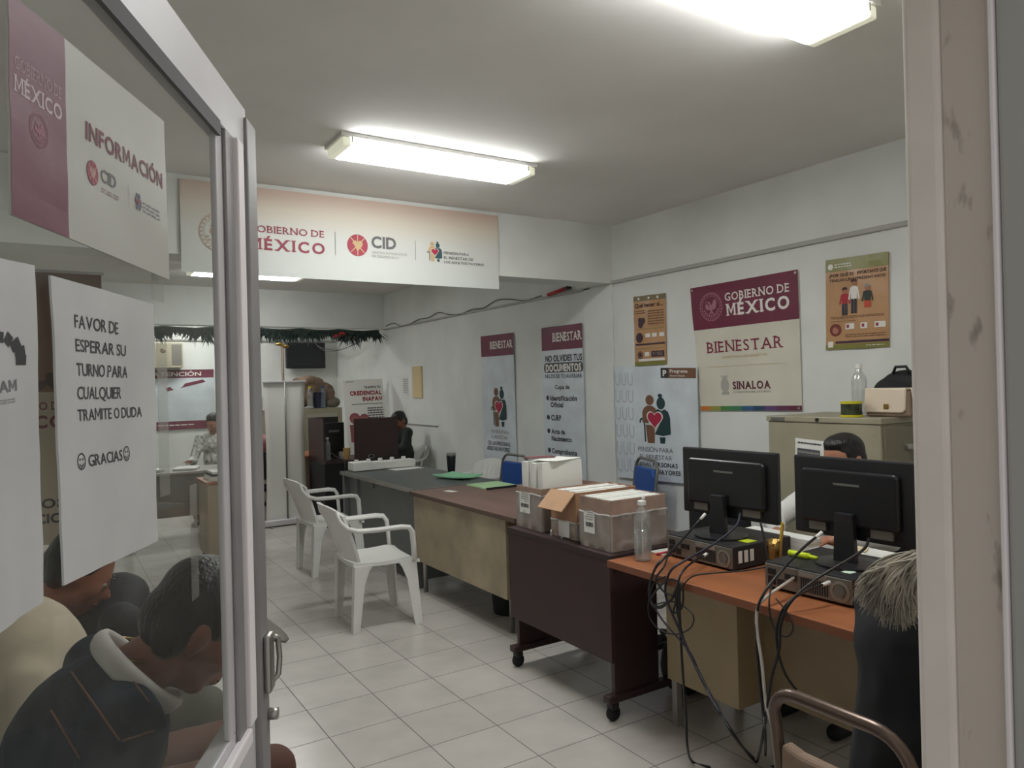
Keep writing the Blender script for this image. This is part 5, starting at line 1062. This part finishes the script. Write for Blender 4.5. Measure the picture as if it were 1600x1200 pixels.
def hand(mb, w, d, nrm, s=1.0, curl=.5, thumb=1):
    d = d.normalized(); side = d.cross(nrm).normalized(); nrm = side.cross(d)
    M = basis(side, d, nrm); mb.ell(w + d*.048*s, .04*s, .052*s, .014*s, M)
    for i, (o, L) in enumerate(((-.030, .066), (-.010, .075), (.010, .070), (.029, .055))):
        p = w + d*.09*s + side*o*s; q = p + (d*math.cos(curl*.5) - nrm*math.sin(curl*.5))*L*.5*s; e = q + (d*math.cos(curl*1.4) - nrm*math.sin(curl*1.4))*L*.5*s
        mb.cap(p - d*.02*s, q, .0088*s, .008*s); mb.cap(q, e, .008*s, .0068*s)
    p = w + d*.03*s - side*.034*s*thumb; q = p + (d*.8 - side*.6*thumb - nrm*.3)*.035*s; mb.cap(p, q, .011*s, .0095*s); mb.cap(q, q + (d*.9 - side*.15*thumb - nrm*.4)*.028*s, .0095*s, .008*s)
def person(name, label, pv, F, lean, shirt, pants, hc, hf, hu, skin=SKIN, hair='short', hairm=HAIR, vox=.009, hands=None, elbows=None, knees=None, feet=None, group=None, shoe=BLACKM, tl=.47, collar=None, girth=1.0, brows=True, swid=.175, feetz=0):
    """seated figure; pv pelvis, F facing (xy), lean forward angle"""
    pv = Vector(pv); F = V(F[0], F[1], 0).normalized(); Z = V(0, 0, 1); L = Z.cross(F)
    T = (Z*math.cos(lean) + F*math.sin(lean)); Bk = (F*math.cos(lean) - Z*math.sin(lean)); M = basis(L, Bk, T)
    nb = pv + T*tl; hc = Vector(hc); hf = Vector(hf).normalized(); hu = Vector(hu).normalized()
    t = thing(name, label, 'person', (pv.x, pv.y, feetz), group=group); g = girth
    sh = [nb - T*.045 + L*swid*k for k in (1, -1)]; hp = [pv + L*.092*k for k in (1, -1)]
    kn = [Vector(k) for k in knees] if knees else [h + F*.42 + L*.03*k - Z*.01 for h, k in zip(hp, (1, -1))]
    an = [Vector(k) for k in feet] if feet else [V(k.x, k.y, feetz+.085) - F*.03 for k in kn]
    el_ = [Vector(k) for k in elbows] if elbows else [s_ + F*.10 - Z*.255 + L*.05*k for s_, k in zip(sh, (1, -1))]
    wr = [Vector(k) for k in hands] if hands else [e + F*.22 + Z*.02 - L*.03*k for e, k in zip(el_, (1, -1))]
    skull = hc - hf*.02 - hu*.07
    b = MB(); hp_, HM, hr, hu = head_parts(b, hc, hf, hu)
    b.cap(nb - T*.03, skull, .056, .054); b.ell(pv + T*.35, .145*g, .098*g, .16, M); b.ell(pv + T*.16, .135*g, .098*g, .16, M); b.ell(pv, .15, .115, .11, M)
    for i in (0, 1):
        b.cap(sh[i], el_[i], .047, .038); b.cap(el_[i], wr[i], .038, .026); b.cap(hp[i], kn[i], .075, .052); b.cap(kn[i], an[i], .05, .036); b.cap(nb - T*.03, sh[i], .055, .05)
        b.cap(an[i] - Z*.03, an[i] + F*.13 - Z*.055, .036, .026)
        hand(b, wr[i], (wr[i]-el_[i]), Z + F*.1, 1.0, .6, thumb=(1 if i == 0 else -1))
    body = fuse(b, 'body', skin, t, vox, 3)
    m = MB(); m.ell(pv + T*.35, .163*g, .118*g, .175, M); m.ell(pv + T*.17, .158*g, .125*g, .18, M); m.ell(pv + T*.03, .165*g, .132*g, .10, M)
    if girth > 1.3: m.cap(pv - T*.02 + L*.05, pv + T*.33 + L*.045, .16, .15); m.cap(pv - T*.02 - L*.05, pv + T*.33 - L*.045, .16, .15)
    for i in (0, 1):
        m.cap(sh[i], el_[i], .062, .052); m.cap(el_[i], el_[i] + (wr[i]-el_[i])*.86, .052, .040); m.cap(nb - T*.045, sh[i], .066, .064)
    S = fuse(m, 'shirt', shirt, t, vox, 5, .004)
    m = MB(); m.ell(pv - T*.01, .166, .13, .115, M)
    for i in (0, 1): m.cap(hp[i], kn[i], .088, .066); m.cap(kn[i], an[i] + Z*.02, .064, .052)
    fuse(m, 'trousers', pants, t, vox, 4, .003)
    for i in (0, 1):
        fm = MB(); fm.cap(an[i] - Z*.035, an[i] + F*.135 - Z*.05, .042, .034); fm.box(0, 0, 0, 0, 0, 0); fm.v = fm.v[:-8]; fm.f = fm.f[:-6]; fuse(fm, 'shoe', shoe, t, max(vox, .008), 2)
    if collar:
        cm, rad, th = collar[:3]; X, Y, D = frame(skull - nb); cc = nb - T*.005 + (skull-nb)*.12
        if len(collar) > 3: cc = Vector(collar[3]); X, Y, D = frame(Vector(collar[4]))
        MB().tube([cc + X*(rad*math.cos(a)) + Y*(rad*math.sin(a)) for a in [2*math.pi*k/24 for k in range(25)]], th, 10, caps=False, flat=1.7).build('collar', cm, t, smooth=True)
    h = MB()
    def E(p, rx, ry, rz, tilt=0): h.ell(hp_(*p), rx, ry, rz, HM @ Matrix.Rotation(tilt, 3, 'X'))
    if hair in ('short', 'cap', 'bob'):
        E((0, -.022, .046), .080, .094, .082); E((0, -.05, .0), .070, .062, .075); E((0, .0, .09), .064, .07, .036)
        for k in (-1, 1): E((k*.052, -.045, -.012), .022, .04, .06); E((k*.064, -.02, .035), .014, .056, .045)
    if hair == 'bob':
        E((0, -.06, -.04), .08, .06, .10); E((.06, -.02, -.05), .03, .05, .09); E((-.06, -.02, -.05), .03, .05, .09)
    if h.v: fuse(h, 'hair', hairm, t, min(vox, .008), 3, .004)
    if brows:
        for k in (-1, 1):
            e = MB().ell(hp_(k*.031, .077, .004), .013, .010, .008, HM).build('eye', EYEW, t, smooth=True); MB().ell(hp_(k*.031, .0865, .003), .005, .002, .005, HM).build('iris', HAIR, e, smooth=True)
            MB().tube([hp_(k*.015, .096, .024), hp_(k*.032, .095, .030), hp_(k*.050, .083, .025)], [.003, .0042, .002], 8).build('eyebrow', HAIR, t, smooth=True)
        MB().tube([hp_(-.022, .091, -.060), hp_(0, .100, -.060), hp_(.022, .091, -.060)], [.002, .004, .002], 8).build('lips', LIP, t, smooth=True)
    return dict(t=t, shirt=S, body=body, P=hp_, M=HM, nb=nb, T=T, F=F, L=L, sh=sh)
def drape(o, pix, r, m, name, parent):
    P = []
    for k in range(len(pix)-1):
        for q in range(10):
            u = q/9; ok, co, no, _ = o.ray_cast(CAM, ray(pix[k][0]+(pix[k+1][0]-pix[k][0])*u, pix[k][1]+(pix[k+1][1]-pix[k][1])*u).normalized())
            if ok: P.append(co + no*r*.3)
    return MB().tube(P, r, 6).build(name, m, parent, smooth=True) if len(P) > 2 else None

# man behind the glass, bending forward in a dark shirt
NAVYS = mat('dark_navy_shirt', (24, 42, 56), .85, var=.55, vscale=5, spec=.2)
m1 = person('person', 'person in a dark navy shirt with white collar bending forward right behind the door glass', (-.10, 1.52, .56), (1, .05), .42, NAVYS, mat('dark_trousers', (52, 44, 44), .8), (.236, 1.50, 1.08), (.743, .06, -.669), (.668, -.04, .743), skin=SKIND, vox=.0075,
    elbows=[(.08, 1.82, .66), (.00, 1.27, .66)], hands=[(.12, 1.64, .47), (.08, 1.44, .47)], knees=[(.36, 1.68, .52), (.36, 1.40, .52)], tl=.50, collar=(mat('white_knit_collar', (214, 210, 202), .85), .088, .0115, (.128, 1.50, 1.018), (.76, .0, .65)), swid=.19, girth=1.12)
ST = mat('orange_brown_stripe', (128, 88, 70), .85); TE = mat('teal_patch', (34, 84, 92), .8)
for L_ in ([(193, 1045), (233, 1098)], [(112, 1050), (187, 1157)], [(190, 1158), (240, 1142)], [(80, 1110), (125, 1185)]):
    drape(m1['shirt'], L_, .0018, ST, 'shirt_stripe', m1['t'])
P = m1['P']
OLC = mat('olive_grey_cap', (104, 102, 92), .75); 
cap = MB(); cap.ell(P(0, -.004, .066), .082, .096, .064, m1['M'])
ca = fuse(cap, 'cap', mat('dark_cap', (30, 32, 40), .35, bump=.3, bscale=60), m1['t'], .008, 3, .002)
vz = MB(); vs = []; 
for k in (0, 1):
    for j in range(7):
        for i in range(9): a = -1.0+2.0*i/8; R = .086 + .072*j/6*math.cos(a*.8); vs.append(P(R*math.sin(a)*(.95), R*math.cos(a)*.98, .055 + .018*j/6 - .012*a*a - .004*k))
fs = []
for j in range(6):
    for i in range(8): a = j*9+i; fs += [(a, a+1, a+10, a+9), (63+a, 63+a+9, 63+a+10, 63+a+1)]
rim = list(range(9)) + [j*9+8 for j in range(1, 7)] + [54+i for i in range(7, -1, -1)] + [j*9 for j in range(5, 0, -1)]
for k in range(len(rim)): a, b_ = rim[k], rim[(k+1) % len(rim)]; fs.append((a, b_, 63+b_, 63+a))
vz.add(vs, fs).build('visor', OLC, ca, smooth=True, label='olive grey visor')
MB().tube([m1['nb'] + V(.02, 0, .035) + V(.0, .075*math.cos(a), 0) + V(.06, 0, -.02)*math.sin(a) for a in [2*math.pi*k/24 for k in range(25)]], .0025, 6, caps=False).build('gold_chain', GOLD, m1['t'], smooth=True)
# beige jacket
BEI = mat('beige_jacket', (196, 184, 162), .85, var=.06, vscale=6, bump=.2, bscale=12)
m2 = person('person', 'person in a beige jacket leaning back at the lower left behind the glass', (-.03, 2.05, .54), (1, .05), -.08, BEI, mat('brown_trousers', (92, 62, 52), .8), (-.17, 2.08, 1.14), (.9, .3, -.2), (.2, 0, 1), vox=.014, knees=[(.44, 2.20, .53), (.475, 1.97, .535)], elbows=[(.02, 2.32, .72), tuple(atY(48, 1150, 1.80))], hands=[(.06, 2.2, .62), (.05, 1.94, .62)], hairm=HAIR, girth=1.2, tl=.41)
m3 = person('person', 'person in a black jacket hunched far forward behind the man with the white collar', (-.06, 2.70, .50), (1, .1), .62, BLACKM, mat('olive_grey_trousers', (98, 98, 88), .8), (.075, 2.62, .985), (.80, -.05, -.60), (.58, 0, .80), skin=SKIND, vox=.012, tl=.42, elbows=[(.30, 2.92, .72), tuple(atY(186, 968, 2.42))], hands=[(.40, 2.74, .66), (.36, 2.52, .72)], knees=[(.42, 2.82, .50), (.42, 2.58, .50)])
for i, (x, y) in enumerate(((-.10, 1.52), (-.12, 2.08), (-.06, 2.70))):
    lb = ('under the man with the white collar', 'under the person in the beige jacket', 'under the hunched person in black')[i]
    t = thing('waiting_chair', 'dark waiting chair along the left wall, %s' % lb, 'chair', (x, y, 0), 0, 'waiting chairs by the left wall'); h_ = (.56, .54, .50)[i] - .135
    MB().box(-.20, .20, -.22, .22, h_-.05, h_).build('seat', BLACKM, t, True, bevel=.015); MB().box(-.27, -.235, -.22, .22, h_+.12, h_+.40).build('backrest', BLACKM, t, True, bevel=.012)
    for sx in (-.22, .18):
        for sy in (-.2, .2): MB().cyl((sx, sy, 0), (sx, sy, h_-.04 if sx > 0 else h_+.3), .012).build('leg', GTUBE, t, True, smooth=True)
for (x, y, rz), lb in zip(((1.72, 9.38, 4.25), (2.0, 8.86, 1.47)), ('under the person in the floral blouse', 'under the person in the pink top')):
    t = thing('waiting_chair', 'dark chair at the back of the room, %s' % lb, 'chair', (x, y, 0), rz)
    MB().box(-.20, .20, -.21, .21, .37, .415).build('seat', BLACKM, t, True, bevel=.015); MB().box(-.26, -.225, -.21, .21, .52, .84).build('backrest', BLACKM, t, True, bevel=.012)
    for sx in (-.22, .18):
        for sy in (-.19, .19): MB().cyl((sx, sy, 0), (sx, sy, .38 if sx > 0 else .75), .012).build('leg', GTUBE, t, True, smooth=True)
# rear people
m4 = person('person', 'person with dark hair in a white floral blouse at the back left behind the glass', (1.72, 9.35, .56), (-.5, -1), .18, mat('white_floral_blouse', (206, 206, 200), .8, var=.35, vscale=26), BLACKM, (1.66, 9.22, 1.16), (-.6, -.7, -.45), (-.2, -.25, .9), vox=.018, hair='bob', elbows=None)
m5 = person('person', 'person in a pink top seated beside the door frame, mostly hidden by the roll-up stand', (2.0, 8.90, .54), (.1, 1), .30, mat('pink_top', (176, 120, 124), .8), mat('dark_jeans', (40, 42, 52), .8), (2.02, 9.08, 1.05), (.1, .8, -.55), (.1, .5, .85), vox=.018, hair='bob', knees=[(2.2, 9.30, .50), (2.14, 9.14, .50)] if False else None)
m6 = person('person', 'person with black hair in a dark green jacket behind the cubicle board', (3.70, 8.36, .56), (-1, -.1), .12, mat('dark_green_jacket', (40, 46, 40), .8, var=.15), BLACKM, (3.615, 8.30, 1.115), (-.85, -.25, -.45), (-.42, -.1, .9), skin=SKIND, vox=.014, collar=(WHITE, .072, .010), swid=.185, elbows=[(3.60, 8.14, .80), (3.64, 8.58, .80)], hands=[(3.40, 8.22, .79), (3.40, 8.46, .79)])
m7 = person('person', 'person with short black hair in a white shirt behind the right monitor', (3.16, 2.06, .53), (-1, .05), .14, mat('white_shirt', (216, 216, 212), .8), BLACKM, (3.02, 2.01, 1.14), (-.95, .14, -.26), (-.24, .03, .96), skin=SKIN, vox=.010, elbows=[(2.98, 1.78, .83), (2.96, 2.34, .84)], hands=[(2.84, 1.95, .82), (2.82, 2.22, .82)], swid=.18, knees=[(2.86, 1.90, .53), (2.87, 2.17, .53)])
t = thing('office_chair', 'black office chair under the white-shirted man behind the orange desk', 'chair', (3.18, 2.06, 0))
MB().box(2.98, 3.32, 1.83, 2.29, .35, .405).build('seat', BLACKM, t, bevel=.02, seg=3); MB().cyl((3.18, 2.06, .1), (3.18, 2.06, .36), .025).build('gas_lift', BLACK, t); MB().box(3.325, 3.355, 1.86, 2.26, .50, .90).build('backrest', BLACKM, t, bevel=.012)
for k in range(5): a = 2*math.pi*k/5; MB().tube([V(3.18, 2.06, .11), V(3.18+.24*math.cos(a), 2.06+.24*math.sin(a), .022)], [.022, .018], 8).build('base_arm', BLACK, t, smooth=True)
# grey-haired person in black at the right
m8 = person('person', 'person with long grey hair in black clothes seen from behind at the right jamb', (1.60, .835, .56), (1, .10), .12, mat('black_blouse', (26, 27, 32), .85, var=.2, vscale=5), BLACKM, (1.79, .82, 1.12), (.93, .05, -.35), (.3, 0, .95), vox=.014, hair=None, hairm=None, elbows=[(1.74, 1.05, .78), (1.76, .71, .78)], hands=[(1.97, 1.0, .80), (1.97, .78, .80)], swid=.155, girth=1.31, knees=[(1.99, .99, .55), (1.99, .80, .55)])
GH = mat('grey_hair', (172, 164, 150), .5, var=.3, vscale=30, stretch=(1, 1, .3)); hm = MB(); P = m8['P']
hm.ell(P(0, -.025, .046), .086, .10, .086, m8['M']); hm.ell(P(0, -.07, -.04), .095, .065, .12, m8['M']); hm.ell(P(.0, -.09, -.13), .10, .05, .09, m8['M'])
hm.ell(P(-.075, -.04, -.07), .04, .055, .11, m8['M']); hm.ell(P(.075, -.04, -.07), .04, .055, .11, m8['M'])

for (px, py), rr in (((1452, 890), .07), ((1420, 900), .05), ((1392, 908), .038), ((1368, 918), .026), ((1432, 925), .045)): hm.ell(atX(px, py, 1.50), rr*.62, rr*.62, rr*.55)
hr_ = fuse(hm, 'hair', GH, m8['t'], .008, 3, .010)
for s in range(24):
    m = MB()
    for k in range(30):
        u0 = random.random(); ex = 1338 + 100*u0 + random.uniform(-8, 8); ey = 925 + 30*math.sin(u0*2.4) + random.uniform(-24, 16) + 16*u0
        X0 = 1.46+random.uniform(-.02, .02); A = atX(1422 + 60*random.random(), 868 + random.uniform(-10, 22), X0+.03); B = atX(ex, ey, X0 - .01*u0)
        up = V(0, 0, 1); pts = []; ph = random.uniform(0, 6.28)
        for q in range(9):
            u = q/8; c = A.lerp(B, u) + up*(.010*math.sin(u*math.pi)) + V(-.02, .012, 0)*math.sin(u*math.pi) + (V(.5, -.4, .8)*.012*math.sin(u*6+ph))*u
            pts.append(c)
        w = random.uniform(.0011, .0022); m.tube(pts, [w, w*1.3, w*1.5, w*1.5, w*1.4, w*1.2, w, w*.7, w*.25], 5)
    m.build('hair_lock', GH, hr_, smooth=True)

if bpy.data.scenes.get('bake'): bpy.data.scenes.remove(bpy.data.scenes['bake'])
